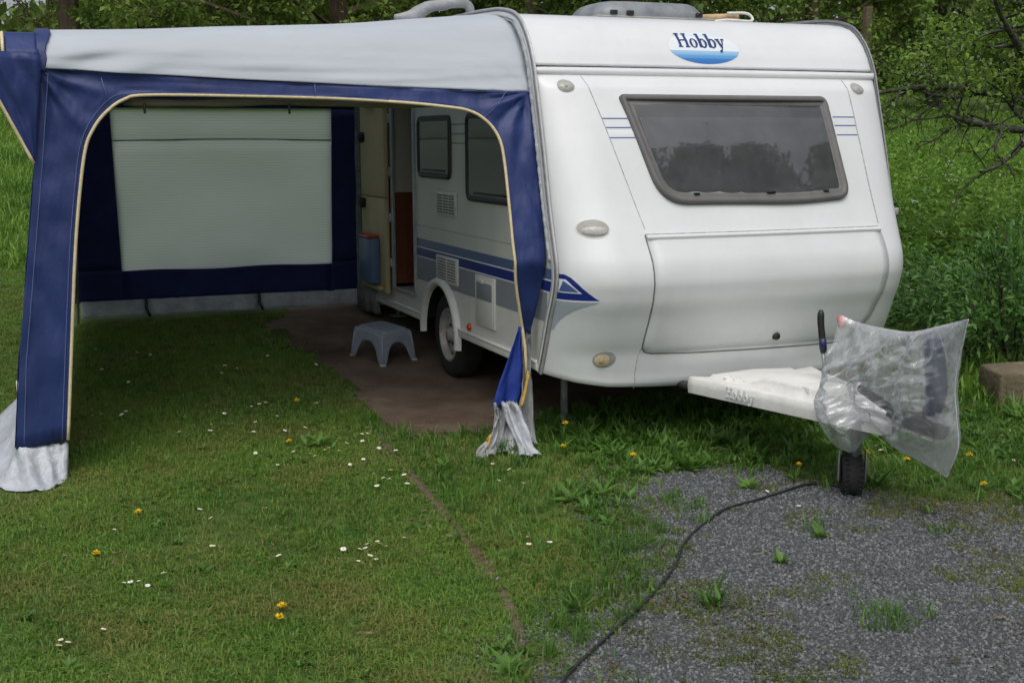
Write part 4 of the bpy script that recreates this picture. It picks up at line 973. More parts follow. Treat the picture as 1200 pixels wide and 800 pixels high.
# back end wall with its window, mud flap and webbing
YW = 4.2
def bwx(z): return -2.27 - .03 * (2 - z)
def bw_pt(x, z): return (x, YW + .018 * nz(x * 2.3, z * 1.5, 4) + .012 * math.sin(x * 5) * max(0, 1 - abs(z - .5) / .4), z + .17 * (x - bwx(z)) / (.02 - bwx(z)) * (z > 2.1))
BX = [lambda z: bwx(z), lambda z: -1.937 - .028 * (z - .617) / 1.28, lambda z: -.255 + .027 * (z - .617) / 1.28, lambda z: .02]
BZ = [.375, .626, 1.888, 2.22]; V = []; Fc = []
for i in range(3):
    for k in range(3):
        if i == 1 and k == 1: continue
        nx, ny = (24 if i == 1 else 8), (18 if k == 1 else 6); o0 = len(V)
        for b_ in range(ny + 1):
            z = BZ[k] + (BZ[k + 1] - BZ[k]) * b_ / ny
            for a_ in range(nx + 1): V.append(bw_pt(BX[i](z) + (BX[i + 1](z) - BX[i](z)) * a_ / nx, z))
        for b_ in range(ny):
            for a_ in range(nx): q = o0 + b_ * (nx + 1) + a_; Fc.append((q, q + 1, q + nx + 2, q + nx + 1))
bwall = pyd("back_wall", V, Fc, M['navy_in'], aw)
bwall.modifiers.new("thickness", 'SOLIDIFY').thickness = .003
wl_ = lambda z: -1.945 - .028 * (z - .617) / 1.28
wr_ = lambda z: -.247 + .027 * (z - .617) / 1.28
rows = [[(wl_(z) + (wr_(z) - wl_(z)) * j / 23, YW - .022 + .006 * nz(j * .3, z * 2, 6) + .022 * nz(j * .13 + z * 1.1, z * 1.6 - j * .05, 11) * min(1, (1.9 - z) * 6) * min(1, (z - .6) * 6) - (.010 if abs(z - 1.638) < .012 else 0), z + .006 * math.sin(j * .5) * (z < .65)) for j in range(24)] for z in sorted(list(np.linspace(.618, 1.895, 26)) + [1.628, 1.638, 1.648])]
win = grid("back_window", rows, M['ribbed'], aw)
tube("window_fold", [(wl_(1.64) + (wr_(1.64) - wl_(1.64)) * j / 23, YW - .033, 1.640 + .010 * math.sin(j * .14)) for j in range(24)], .006, M['flap_dirty'], win, 5)
tube("ceiling_bar", [(-2.25, YW - .10, 1.945), (-.05, YW - .10, 1.96)], .014, M['dark_steel'], aw, 8)
M['roll'] = mat("rolled door cloth", (0.20, 0.175, 0.125), 0.8, noise_amt=0.2, nscale=6, stretch=(.4, 2, 2), bump=.4, bscale=14)
tube("rolled_door", [(-2.16 + i * .09, .655 - .05 * i / 19 + .004 * nz(i * .7, 2), 1.838 - .006 * math.sin(i * .5)) for i in range(20)], [.018 + .003 * math.sin(i * 1.3) for i in range(20)], M['roll'], aw, 10)
for x, y in ((-2.06, .62), (-1.32, .60)): box("hanging_strap", (x, y, 1.808), (.012, .010, .055), M['black'], aw, bev=.002)
segs = [(-2.27, -1.78), (-1.76, -.88), (-.86, -.005)]
for a, b in segs:
    grid("back_flap", [[(a + (b - a) * j / 15, YW - .01 - .06 * k / 5 + .015 * nz(a + j * .6, k * .5), gz(-1, YW) + .012 + (.375 - G(YW)) * (1 - k / 5)) for j in range(16)] for k in range(6)], M['flap_dirty'], aw, thick=.003)
for x in (-1.77, -.87): tube("webbing", [(x, YW - .03, .39), (x - .006, YW - .06, .32), (x + .02, YW - .09, gz(x, YW) + .01)], .012, M['black'], aw, 6)
tube("tent_pole", [(-2.30, 4.05, gz(-2.3, 4.05)), (-2.24, 4.08, 2.18)], .011, M['galv'], aw, 8)
tube("tent_pole", [(-2.60, .74, gz(-2.6, .74)), (-2.50, .72, 2.0)], .012, M['galv'], aw, 8)
tube("tent_pole", smooth_path([(-.03, .78, 2.31), (-1.3, .86, 2.20), (-2.5, .9, 2.15)], 14), .011, M['galv'], aw, 8)
tube("tent_pole", smooth_path([(-.03, 2.4, 2.375), (-1.3, 2.4, 2.255), (-2.4, 2.4, 2.18)], 14), .011, M['galv'], aw, 8)
tube("tent_pole", [(-2.49, .74, 2.02), (-2.24, 4.1, 2.17)], .011, M['galv'], aw, 8)
# grey padded drape gathered at the caravan's rear edge
rows = []
for z, c, w_ in ((2.3, 0, .10), (1.9, 0, .11), (1.5, .01, .10), (1.1, .02, .11), (.75, .02, .13), (.55, .01, .18), (.38, -.02, .26), (.25, -.04, .32)):
    rows.append([(-.02 - .05 * math.sin(PI * j / 15) - .02 * math.sin(j * 1.9 + z * 3), 3.92 + c + w_ * (1 - 2 * j / 15) + .012 * nz(j, z * 6), z) for j in range(16)])
grid("rear_drape", rows, M['drape'], aw, thick=.004)
# bunched cloth lying on the roof by the rail
cl = smooth_path([(-.46, 1.5, 2.385), (-.34, 1.5, 2.40), (-.24, 1.5, 2.455), (-.15, 1.5, 2.47), (-.06, 1.5, 2.49), (.02, 1.5, 2.475), (.04, 1.5, 2.42)], 26)
tube("cloth_bundle", cl, [.018, .022, .028, .034, .04, .046, .044, .04, .038, .035, .033, .034, .036, .036, .034, .034, .036, .036, .034, .032, .030, .03, .03, .03, .028, .02], M['flap_dirty'], aw, 10)

# ---------------------------------------------------------------- step stool
st = empty("step_stool", (-.20, 2.62, gz(-.2, 2.62)), "grey plastic step stool standing by the caravan doorway", "stool", rz=math.radians(22))
SG = gz(-.2, 2.62); SL, SW, SH = .152, .186, .235
Rz = Matrix.Rotation(math.radians(22), 3, 'Z')
def stp(x, y, z):
    q = Rz @ Vector((x, y, 0)); X, Y = -.268 + q.x, 2.59 + q.y; return (X, Y, gz(-.2, 2.62) + z + (G(Y) - G(2.62)) * .8)
bm = bmesh.new()
rows = []
for s_, z in ((1.0, SH - .032), (1.0, SH - .010), (.985, SH - .003), (.96, SH), (.6, SH), (.05, SH)):
    rows.append([stp(SL * .80 * s_ * math.copysign(abs(math.cos(t)) ** .35, math.cos(t)), SW * .84 * s_ * math.copysign(abs(math.sin(t)) ** .35, math.sin(t)), z) for t in np.linspace(0, 2 * PI, 41)])
top = grid("stool_top", rows, M['stool'], st)
for k in range(5):
    y = -SW * .55 + SW * 1.1 * k / 4; v = [stp(x, y + dy, SH + .0015 + dz) for x in (-SL * .6, SL * .6) for dy, dz in ((-.010, 0), (0, .004), (.010, 0))]; pyd("tread_rib", v, [(0, 1, 4, 3), (1, 2, 5, 4)], M['stool'], top)
for sx in (-1, 1):      # four sides: arched aprons that run down into flared legs
    for ax in ('x', 'y'):
        rr = []
        for i in range(25):
            u = -1 + 2 * i / 24; arch = .150 * math.sqrt(max(0, 1 - (abs(u) / .70) ** 2.6)) if abs(u) < .70 else 0
            zb = arch; zt = SH - .012; col = []
            for k in range(6):
                z = zb + (zt - zb) * k / 5; fl = 1 - .17 * (z / SH)
                col.append(stp(u * SL * fl, sx * SW * fl, z) if ax == 'x' else stp(sx * SL * fl, u * SW * fl, z))
            rr.append(col)
        o = grid("leg_panel", rr, M['stool'], st, thick=.006)
for sx in (-1, 1):
    for sy in (-1, 1):
        q = stp(sx * (SL - .008), sy * (SW - .008), .006); box("rubber_foot", q, (.042, .042, .016), M['stool_foot'], st, bev=.004)
        v = []
for sx in (-1, 1):
    for sy in (-1, 1):
        tube("leg_rib", [stp(sx * (SL - .002), sy * (SW - .002), .01), stp(sx * SL * .84, sy * SW * .84, SH - .02)], .010, M['stool'], st, 6)

# ---------------------------------------------------------------- cable, stone block, timber post
cab = [(-1.35, -3.1), (-1.24, -2.75), (-1.117, -2.503), (-.80, -2.22), (-.52, -1.98), (-.25, -1.706), (-.06, -1.45), (.14, -1.25), (.383, -1.079), (.60, -1.02), (.80, -.96), (.951, -.90), (1.05, -.9), (1.13, -.98)]
tag(tube("power_cable", [(p.x, p.y, gz(p.x, p.y) + .016 + .006 * abs(nz(p.x * 5, p.y * 5))) for p in smooth_path([(a, b, 0) for a, b in cab], 140)], .0058, M['cable'], None, 7), "black power cable snaking over the gravel to the jockey wheel", "cable")
bm = bmesh.new(); add_box(bm, (0, 0, 0), (.44, .34, .31), None, .022, 3)
bmesh.ops.subdivide_edges(bm, edges=bm.edges[:], cuts=2, use_grid_fill=True)
for v_ in bm.verts: v_.co += Vector((nz(v_.co.x * 9, v_.co.y * 9, v_.co.z * 9), nz(v_.co.y * 9 + 5, v_.co.z * 9, v_.co.x * 9), nz(v_.co.z * 9, v_.co.x * 9 + 9, v_.co.y * 9))) * .010
sb = bm_obj("stone_block", bm, M['stone_block'], None, True); sb.location = (3.30, .04, gz(3.24, .0) + .115); sb.rotation_euler = (.03, -.04, -.35)
tag(sb, "weathered brown stone block lying in front of the leafy bush", "stone block")
box_post = box("timber_post", (14.6, 16.5, 2.9), (.16, .16, 3.0), M['post'], None, bev=.02); tag(box_post, "weathered timber post standing behind the caravan's far corner", "post")

# ---------------------------------------------------------------- plants: leaf meshes in numpy
def leaf_mesh(name, C, D, Nn, Ln, Wd, m, fold=0.18, tint=None):
    """C base point, D direction, Nn normal-ish, per leaf: 6 verts, 4 triangles as two quads"""
    C, D, Nn = map(lambda a: np.asarray(a, float), (C, D, Nn)); n = len(C)
    D = D / np.linalg.norm(D, axis=1, keepdims=True); Sd = np.cross(D, Nn); Sd /= np.maximum(1e-6, np.linalg.norm(Sd, axis=1, keepdims=True)); Nn = np.cross(Sd, D)
    Ln = np.asarray(Ln)[:, None]; Wd = np.asarray(Wd)[:, None]
    v = np.empty((n, 6, 3))
    v[:, 0] = C; v[:, 1] = C + D * Ln * .42 + Sd * Wd * .5 + Nn * Wd * fold; v[:, 2] = C + D * Ln * .45; v[:, 3] = C + D * Ln * .42 - Sd * Wd * .5 + Nn * Wd * fold
    v[:, 4] = C + D * Ln * .8 + Sd * Wd * .26 - Nn * Ln * .04; v[:, 5] = C + D * Ln - Nn * Ln * .13
    idx = np.arange(n)[:, None] * 6
    tri = np.concatenate([idx + np.array([[0, 1, 2]]), idx + np.array([[0, 2, 3]]), idx + np.array([[1, 5, 2]]), idx + np.array([[2, 5, 3]])], 1).reshape(-1, 3)
    me = bpy.data.meshes.new(name); me.vertices.add(n * 6); me.vertices.foreach_set("co", v[:, [0, 1, 2, 3, 4, 5]].reshape(-1))
    me.loops.add(len(tri) * 3); me.loops.foreach_set("vertex_index", tri.reshape(-1).astype(np.int32))
    me.polygons.add(len(tri)); me.polygons.foreach_set("loop_start", np.arange(0, len(tri) * 3, 3, dtype=np.int32))
    t = rng.random(n) if tint is None else tint; at = me.attributes.new("tint", 'FLOAT', 'POINT'); at.data.foreach_set("value", np.repeat(t, 6).astype(np.float32))
    me.update(); me.validate(); me.materials.append(m); return me

def blade_mesh(name, n, rad, hmin, hmax, w, lean, m, seed):
    r = np.random.default_rng(seed); a = r.random(n) * 2 * PI; q = rad * np.sqrt(r.random(n)); C = np.stack([q * np.cos(a), q * np.sin(a), np.zeros(n) - .004], 1)
    b = r.random(n) * 2 * PI; h = hmin + (hmax - hmin) * r.random(n); ln = lean * r.random(n); dx = np.stack([np.cos(b), np.sin(b), np.zeros(n)], 1); sdv = np.stack([-np.sin(b), np.cos(b), np.zeros(n)], 1)
    v = np.empty((n, 5, 3)); ww = (w * (.7 + .6 * r.random(n)))[:, None]
    v[:, 0] = C - sdv * ww / 2; v[:, 1] = C + sdv * ww / 2; mid = C + dx * (h * ln * .35)[:, None] + np.array([0, 0, 1]) * (h * .6)[:, None]
    v[:, 2] = mid - sdv * ww * .4; v[:, 3] = mid + sdv * ww * .4; v[:, 4] = C + dx * (h * ln)[:, None] + np.array([0, 0, 1]) * (h * (1 - .35 * ln))[:, None]
    idx = np.arange(n)[:, None] * 5; tri = np.concatenate([idx + np.array([[0, 1, 3]]), idx + np.array([[0, 3, 2]]), idx + np.array([[2, 3, 4]])], 1).reshape(-1, 3)
    me = bpy.data.meshes.new(name); me.from_pydata(v.reshape(-1, 3).tolist(), [], tri.tolist())
    at = me.attributes.new("tint", 'FLOAT', 'POINT'); at.data.foreach_set("value", np.repeat(r.random(n), 5).astype(np.float32)); me.materials.append(m); me.update(); return me

def scatter(name, label, P, variants, smin, smax, tilt=.15, kind='stuff', zoff=0.0):
    """one countless mass: variant meshes instanced on the points P"""
    P = np.asarray(P, float); n = len(P); me = bpy.data.meshes.new(name); me.vertices.add(n); me.vertices.foreach_set("co", P.reshape(-1))
    rot = np.stack([(rng.random(n) - .5) * 2 * tilt, (rng.random(n) - .5) * 2 * tilt, rng.random(n) * 2 * PI], 1)
    for nm, ty, da in (("rot", 'FLOAT_VECTOR', rot.reshape(-1)), ("scl", 'FLOAT', smin + (smax - smin) * rng.random(n)), ("idx", 'INT', rng.integers(0, len(variants), n))):
        at = me.attributes.new(nm, ty, 'POINT'); at.data.foreach_set("vector" if ty == 'FLOAT_VECTOR' else "value", da.astype(np.int32 if ty == 'INT' else np.float32))
    o = bpy.data.objects.new(name, me); COL.objects.link(o); me.materials.append(variants[0].materials[0])
    ng = bpy.data.node_groups.new(name + " scatter", 'GeometryNodeTree'); ng.interface.new_socket("Geometry", in_out='INPUT', socket_type='NodeSocketGeometry'); ng.interface.new_socket("Geometry", in_out='OUTPUT', socket_type='NodeSocketGeometry')
    N = ng.nodes; L = ng.links; gi = N.new("NodeGroupInput"); go = N.new("NodeGroupOutput"); jn = N.new("GeometryNodeJoinGeometry")
    for i, vm in enumerate(variants):
        src = bpy.data.objects.new(name + "_piece", vm); oi = N.new("GeometryNodeObjectInfo"); oi.inputs["Object"].default_value = src; oi.inputs["As Instance"].default_value = True
        L.new(oi.outputs["Geometry"], jn.inputs[0])
    ip_ = N.new("GeometryNodeInstanceOnPoints"); L.new(gi.outputs[0], ip_.inputs["Points"]); L.new(jn.outputs[0], ip_.inputs["Instance"]); ip_.inputs["Pick Instance"].default_value = True
    for nm, dt, sk_ in (("rot", 'FLOAT_VECTOR', "Rotation"), ("scl", 'FLOAT', "Scale"), ("idx", 'INT', "Instance Index")):
        na = N.new("GeometryNodeInputNamedAttribute"); na.data_type = dt; na.inputs["Name"].default_value = nm; L.new(na.outputs["Attribute"], ip_.inputs[sk_])
    L.new(ip_.outputs[0], go.inputs[0]); md_ = o.modifiers.new("scatter", 'NODES'); md_.node_group = ng
    return tag(o, label, kind=kind)

def pts_in(x0, x1, y0, y1, per_m2):
    n = int((x1 - x0) * (y1 - y0) * per_m2); return x0 + (x1 - x0) * rng.random(n), y0 + (y1 - y0) * rng.random(n)
def onground(x, y, dz=0.0): return np.stack([x, y, np.array([gz(a, b) for a, b in zip(x, y)]) + dz], 1)
def edge_dist(x, y):
    ex = np.interp(-y, [-b for a, b in EDGE], [a for a, b in EDGE]); return np.abs(x - ex)

# lawn
x, y = pts_in(-4.6, 3.0, -3.6, 6.5, 1500)
sg = poly_sd(x, y, GRAV) + .16 * npnoise(x, y, 2.2, 5.5) + .10 * npnoise(x, y, 7.0, 8.5); ss = poly_sd(x, y, SLAB) + .08 * npnoise(x, y, 5, 2.2)
dn = npnoise(x, y, 1.1, 9.0) + .5 * npnoise(x, y, 4.0, 2.0)
keep = (rng.random(len(x)) < np.clip(.62 - sg / .42, 0, 1) ** 1.5) & (ss < .015) & (rng.random(len(x)) < np.clip(.82 + .9 * dn, .30, 1)) & ~((edge_dist(x, y) < .016 + .070 * npnoise(x, y, 3, 1)) & (y < .8)) & ~((x > .05) & (x < 2.2) & (y > .5) & (y < 4.2)) & ~((x > -2.7) & (x < 2.2) & (y > 4.0) & (y < 4.5)) & ~((x > 2.2) & (y > .8))
keep &= ~((x > -2.99) & (x < -2.57) & (y > .36) & (y < 1.75) & (x < -2.6))
x, y = x[keep], y[keep]
lawnv = [blade_mesh("grass_piece", 13, .034, .014, .040, .0042, 1.5, M['l_grass'], 10 + k) for k in range(6)]
scatter("lawn_grass", "short mown lawn with paler dry patches", onground(x, y), lawnv, .75, 1.3, .2)
# low mats of moss and short grass creeping into the gravel
x, y = pts_in(-1.4, 4.2, -3.4, -.3, 1500); sg = poly_sd(x, y, GRAV); nn = npnoise(x, y * 1.7, 1.5, 41.0) + .45 * npnoise(x, y, 6.0, 17.0); keep = (sg > -.05) & (rng.random(len(x)) < np.clip((nn - .12 + .30 * np.exp(-((sg - .05) / .3) ** 2) + .16 * (x > 1.0)) * 2.6, 0, .85)); x, y = x[keep], y[keep]
M['l_moss'] = leafmat("moss and short grass", (0.050, 0.095, 0.014), (0.190, 0.235, 0.050), 0.3, 0.6, dry=(0.22, 0.17, 0.07))
scatter("moss_mat", "low moss and short grass creeping over the gravel", onground(x, y, .003), [blade_mesh("grass_piece", 16, .035, .008, .030, .0048, 2.0, M['l_moss'], 80 + k) for k in range(4)], .6, 1.2, .2)
# longer grass by the edges, under the tow bar, along the gravel and far left
x, y = pts_in(-1.6, 4.4, -3.0, 1.1, 420); sg = poly_sd(x, y, GRAV) + .16 * npnoise(x, y, 2.2, 5.5) + .12 * npnoise(x, y, 6, 8.5); ss = poly_sd(x, y, SLAB)
keep = ((np.abs(sg) < .12) & (rng.random(len(x)) < .35)) | ((x > .05) & (sg < 0) & (ss < .05) & (rng.random(len(x)) < .75)) | ((np.abs(ss) < .06) & (rng.random(len(x)) < .4) & (y < 2)) | ((x > -.85) & (x < .1) & (sg < .0) & (ss < 0) & (rng.random(len(x)) < .35))
keep |= (sg > .12) & (npnoise(x, y, 2.6, 12.0) > .36) & (rng.random(len(x)) < .22)
x, y = x[keep], y[keep]
tallv = [blade_mesh("grass_piece", 12, .03, .03, .11, .0050, 1.3, M['l_weed'], 30 + k) for k in range(5)]
scatter("rough_grass", "longer rough grass along the gravel and under the tow bar", onground(x, y), tallv, .6, 1.2, .25)
x, y = pts_in(-12, 3.0, 6.3, 28, 60)
x2, y2 = pts_in(2.4, 26, 8, 36, 22); x3, y3 = pts_in(3.0, 9.0, -1.6, 3.2, 110); k3 = (poly_sd(x3, y3, GRAV) < -.05) & (np.hypot(x3 - 4.4, y3 - 1.3) > .6); x2, y2 = np.concatenate([x2, x3[k3]]), np.concatenate([y2, y3[k3]]); x, y = np.concatenate([x, x2]), np.concatenate([y, y2])
farv = [blade_mesh("grass_piece", 14, .12, .05, .16, .012, 1.2, M['l_meadow'], 50 + k) for k in range(4)]
scatter("field_grass", "grass of the field sloping up behind the pitch", onground(x, y), farv, .8, 1.6, .2)

# rosette weeds
def rosette(seed, n, ln, wd, m, rise=.5):
    r = np.random.default_rng(seed); a = np.linspace(0, 2 * PI, n, endpoint=False) + r.random(n) * .6; el = .15 + rise * r.random(n)
    D = np.stack([np.cos(a) * np.cos(el), np.sin(a) * np.cos(el), np.sin(el)], 1); return leaf_mesh("weed_piece", np.zeros((n, 3)) + [0, 0, .004], D, np.tile([0, 0, 1.0], (n, 1)) + .2 * r.normal(size=(n, 3)), ln * (.6 + .6 * r.random(n)), wd * (.7 + .5 * r.random(n)), m, tint=r.random(n))
weedv = [rosette(100 + k, 7 + k, .06 + .010 * k, .022 + .004 * (k % 3), M['l_weed'], .9) for k in range(5)]
x, y = pts_in(-1.6, 4.4, -3.0, 1.1, 150); sg = poly_sd(x, y, GRAV) + .16 * npnoise(x, y, 2.2, 5.5) + .12 * npnoise(x, y, 6, 8.5); ss = poly_sd(x, y, SLAB)
nn = npnoise(x, y, 2.2, 21.0)
keep = ((x > .1) & (x < 2.4) & (y > -.6) & (ss < .1) & (sg < .05) & (rng.random(len(x)) < .85)) | ((x > 2.2) & (y > -.9) & (sg < .05) & (rng.random(len(x)) < .55)) | ((np.abs(sg) < .12) & (nn > .0) & (rng.random(len(x)) < .4)) | ((sg > .1) & (nn > .30) & (rng.random(len(x)) < .07)) | ((sg < 0) & (ss < -.05) & (x < .1) & (nn > .38) & (rng.random(len(x)) < .15))
x, y = x[keep], y[keep]; scatter("ground_weeds", "low broad-leaved weeds along the gravel edge", onground(x, y), weedv, .6, 1.25, .2)
x, y = pts_in(-3.4, -.9, -3.2, 3.8, 14); scatter("lawn_weeds", "small flat weed rosettes in the lawn", onground(x, y), weedv[:3], .35, .7, .1)
x, y = pts_in(.2, 2.3, -.45, .5, 150); weedu = [rosette(200 + k, 13, .095, .028, M['l_weed'], 1.25) for k in range(4)]
scatter("leafy_weeds", "taller leafy weeds in the shade under the caravan front", onground(x, y), weedu, .6, 1.35, .25)

# gravel stones
stv = []
M['stone'] = bpy.data.materials.new("gravel stone"); M['stone'].use_nodes = True
_n = M['stone'].node_tree.nodes; _l = M['stone'].node_tree.links; _b = _n["Principled BSDF"]; _b.inputs["Roughness"].default_value = .8; _b.inputs["Specular IOR Level"].default_value = .3
_oi = _n.new("ShaderNodeObjectInfo"); _rp = _n.new("ShaderNodeValToRGB"); _rp.color_ramp.elements[0].color = (.060, .066, .069, 1); _rp.color_ramp.elements[1].color = (.215, .225, .225, 1)
_e = _rp.color_ramp.elements.new(.6); _e.color = (.115, .124, .129, 1); _l.new(_oi.outputs["Random"], _rp.inputs[0]); _l.new(_rp.outputs[0], _b.inputs["Base Color"])
for k in range(6):
    bm = bmesh.new(); bmesh.ops.create_icosphere(bm, subdivisions=1, radius=.0085)
    sx, sy, sz = 1.0 + .5 * random.random(), .75 + .4 * random.random(), .45 + .35 * random.random()
    for v_ in bm.verts: v_.co = Vector((v_.co.x * sx, v_.co.y * sy, v_.co.z * sz)) * (.8 + .4 * random.random())
    me = bpy.data.meshes.new("stone_piece"); bm.to_mesh(me); bm.free(); me.materials.append(M['stone']); stv.append(me)
x, y = pts_in(-1.9, 4.2, -3.6, .1, 8500); sg = poly_sd(x, y, GRAV) + .13 * npnoise(x, y, 2.5, 3.1)
keep = (rng.random(len(x)) < np.clip(.45 + sg * 1.8, 0, 1)) & (sg > -.22) & (x > -1.6 + (y + 2.6) * -.9)
x, y = x[keep], y[keep]; scatter("gravel_stones", "loose grey gravel stones of the drive", onground(x, y, .006), stv, .30, 1.0, 1.2)
x, y = pts_in(-1.0, .2, -2.6, 2.2, 50); keep = (edge_dist(x, y) < .10) & (rng.random(len(x)) < .5); x, y = x[keep], y[keep]
if len(x): scatter("edge_stones", "few small stones in the bare earth line", onground(x, y, .007), stv, .6, 1.4, 1.0)

# tall meadow plants on the slope to the right
def nettle(seed, h, m, flower=False):
    r = np.random.default_rng(seed); C = []; D = []; Nn = []; Ln = []; Wd = []
    for s in range(4):
        bx, by = r.normal(size=2) * .06; lx, ly = r.normal(size=2) * .14; hh = h * (.7 + .5 * r.random())
        for k in range(8):
            t = .15 + .85 * k / 7; p = np.array([bx + lx * t, by + ly * t, hh * t]); a0 = r.random() * PI
            for a in (a0, a0 + PI):
                el = .35 - .55 * r.random() + .5 * (t > .9); C.append(p); D.append([math.cos(a) * math.cos(el), math.sin(a) * math.cos(el), math.sin(el)]); Nn.append([0.15 * r.normal(), .15 * r.normal(), 1]); Ln.append((.13 - .07 * t) * (.8 + .5 * r.random()) + .02); Wd.append(Ln[-1] * .45)
        for k in range(4):      # the stem as thin upright slivers
            C.append([bx + lx * .25 * k, by + ly * .25 * k, hh * .25 * k]); D.append([lx, ly, hh]); Nn.append([r.normal(), r.normal(), 0]); Ln.append(hh * .27); Wd.append(.010)
    return leaf_mesh("meadow_piece", C, D, Nn, np.array(Ln), np.array(Wd), m, tint=r.random(len(C)))
netv = [nettle(300 + k, .42 + .05 * k, M['l_meadow']) for k in range(5)]
x, y = pts_in(2.55, 13, 2.2, 15, 34); keep = (x > 2.9 + .0 * y + .2 * npnoise(x, y, 1.0, 3)) & ~((x < 3.4) & (y < 4.4)) & (x + 2.72 < 1.16 * (y + 6.05) + 1.5); x, y = x[keep], y[keep]
scatter("meadow_plants", "tall light green nettles and ground elder on the slope", onground(x, y, -.02), netv, .65, 1.25, .25)
fl = []
for k in range(3):
    r = np.random.default_rng(400 + k); n = 9; c = r.normal(size=(n, 3)) * [.03, .03, .006] + [0, 0, .6 + .06 * k]; a = r.random(n) * 6.28
    fl.append(leaf_mesh("umbel_piece", c, np.stack([np.cos(a), np.sin(a), .3 + 0 * a], 1), np.tile([0, 0, 1.], (n, 1)), np.full(n, .028), np.full(n, .026), M['petal_white']))
x, y = pts_in(2.9, 10, 3.0, 12, 1.6); scatter("meadow_flowers", "white flower heads scattered among the meadow plants", onground(x, y, -.02), fl, .7, 1.1, .15)

# the leafy bush: stems, 300 single leaves nearest the viewer, the rest as one mass
def bush(center, rx, ry, h, nleaf, label):
    b = empty("leafy_bush", (center[0], center[1], gz(*center)), label, "bush"); r = np.random.default_rng(55); base = gz(*center)
    SV = []; SF = []; tips = []
    for k in range(46):
        a = r.random() * 2 * PI; q = math.sqrt(r.random()); e = Vector((center[0] + rx * q * math.cos(a), center[1] + ry * q * math.sin(a), base + h * (.55 + .5 * r.random()) * math.sqrt(max(.05, 1 - .75 * q * q)))); s0 = Vector((center[0] + .3 * rx * q * math.cos(a), center[1] + .3 * ry * q * math.sin(a), base - .02))
        m_ = s0.lerp(e, .5) + Vector((r.normal() * .05, r.normal() * .05, .12)); pth = smooth_path([s0, m_, e], 9); v, f = tube_arr(pth, [.011 - .0009 * i for i in range(9)], 5, False); o0 = len(SV); SV += v; SF += [tuple(i + o0 for i in q_) for q_ in f]; tips.append(pth)
    pyd("stem", SV, SF, M['bark'], b)
    C = []; D = []; Ln = []
    while len(C) < nleaf:
        pth = tips[r.integers(len(tips))]; t = .8 + 7.2 * r.random() ** .7; i = min(7, int(t)); p = pth[i].lerp(pth[i + 1], t - i); p = p + Vector(r.normal(size=3) * [.10, .10, .08]); d = (p - Vector((center[0], center[1], base + h * .35))).normalized() * .8 + Vector(r.normal(size=3)) * .5 + Vector((0, 0, .25)); C.append(p); D.append(d); Ln.append(.055 + .045 * r.random())
    C = np.array(C); D = np.array(D); Ln = np.array(Ln); Nn = np.tile([-.15, -.3, 1.0], (nleaf, 1)) + .45 * r.normal(size=(nleaf, 3))
    cd = np.array([-2.72, -6.05, 1.65]) - C; cd /= np.linalg.norm(cd, axis=1, keepdims=True); out = C - np.array([center[0], center[1], base + .4 * h]); score = (out * cd).sum(1)
    o = np.argsort(-score); one, rest = o[:300], o[300:]
    link("foliage", leaf_mesh("foliage", C[rest], D[rest], Nn[rest], Ln[rest], Ln[rest] * .30, M['l_bush']), None, b)['kind'] = 'stuff'
    protos = [leaf_mesh("leaf", np.zeros((1, 3)), [[0, 1, 0]], [[0, 0, 1]], [.1], [.031], M['l_bush'], tint=np.array([t])) for t in (.1, .35, .6, .9)]
    pinv = world_of(b).inverted()
    for i in one:
        q = bpy.data.objects.new("leaf", protos[r.integers(4)]); COL.objects.link(q); q.parent = b; d = Vector(D[i]).normalized(); n_ = Vector(Nn[i]); sx = d.cross(n_).normalized(); n_ = sx.cross(d)
        q.matrix_parent_inverse = pinv; q.matrix_basis = Matrix.Translation(Vector(C[i])) @ Matrix((sx, d, n_)).transposed().to_4x4() @ Matrix.Scale(Ln[i] / .1, 4)
    return b
bush((4.40, 1.30), 1.25, 1.05, 1.06, 8500, "dark leafy bush with narrow leaves right of the caravan, behind the stone block")

# branching trees
def grow(pts, rad0, rad1, lvl, r, out, tips, kids, spread, shrink, up_=.0):
    n = len(pts); out.append((pts, [rad0 + (rad1 - rad0) * i / (n - 1) for i in range(n)]))
    if lvl == 0: tips.append(pts); return
    L_ = sum((pts[i + 1] - pts[i]).length for i in range(n - 1))
    for k in range(kids):
        t = .25 + .75 * (k + r.random()) / kids; i = min(n - 2, int(t * (n - 1))); p = pts[i].lerp(pts[i + 1], t * (n - 1) - i) if t < 1 else pts[-1]
        d = (pts[i + 1] - pts[i]).normalized(); s = Vector(r.normal(size=3)); s = (s - d * s.dot(d)).normalized(); d2 = (d * (1 - spread * .5) + s * spread + Vector((0, 0, up_))).normalized(); l2 = L_ * shrink * (.6 + .7 * r.random()); m_ = max(4, n - 2); q = [p]
        for j in range(m_):
            d2 = (d2 + Vector(r.normal(size=3)) * .16).normalized(); q.append(q[-1] + d2 * (l2 / m_))
        rb = (rad0 + (rad1 - rad0) * t) * .55; grow(q, rb, rb * .35, lvl - 1, r, out, tips, kids, spread, shrink, up_)
def branches_mesh(name, out, seg, m, parent):
    V = []; Fc = []
    for pts, rad in out:
        v, f = tube_arr(pts, rad, seg if rad[0] > .02 else 4, False); o0 = len(V); V += v; Fc += [tuple(i + o0 for i in q) for q in f]
    return pyd(name, V, Fc, m, parent)

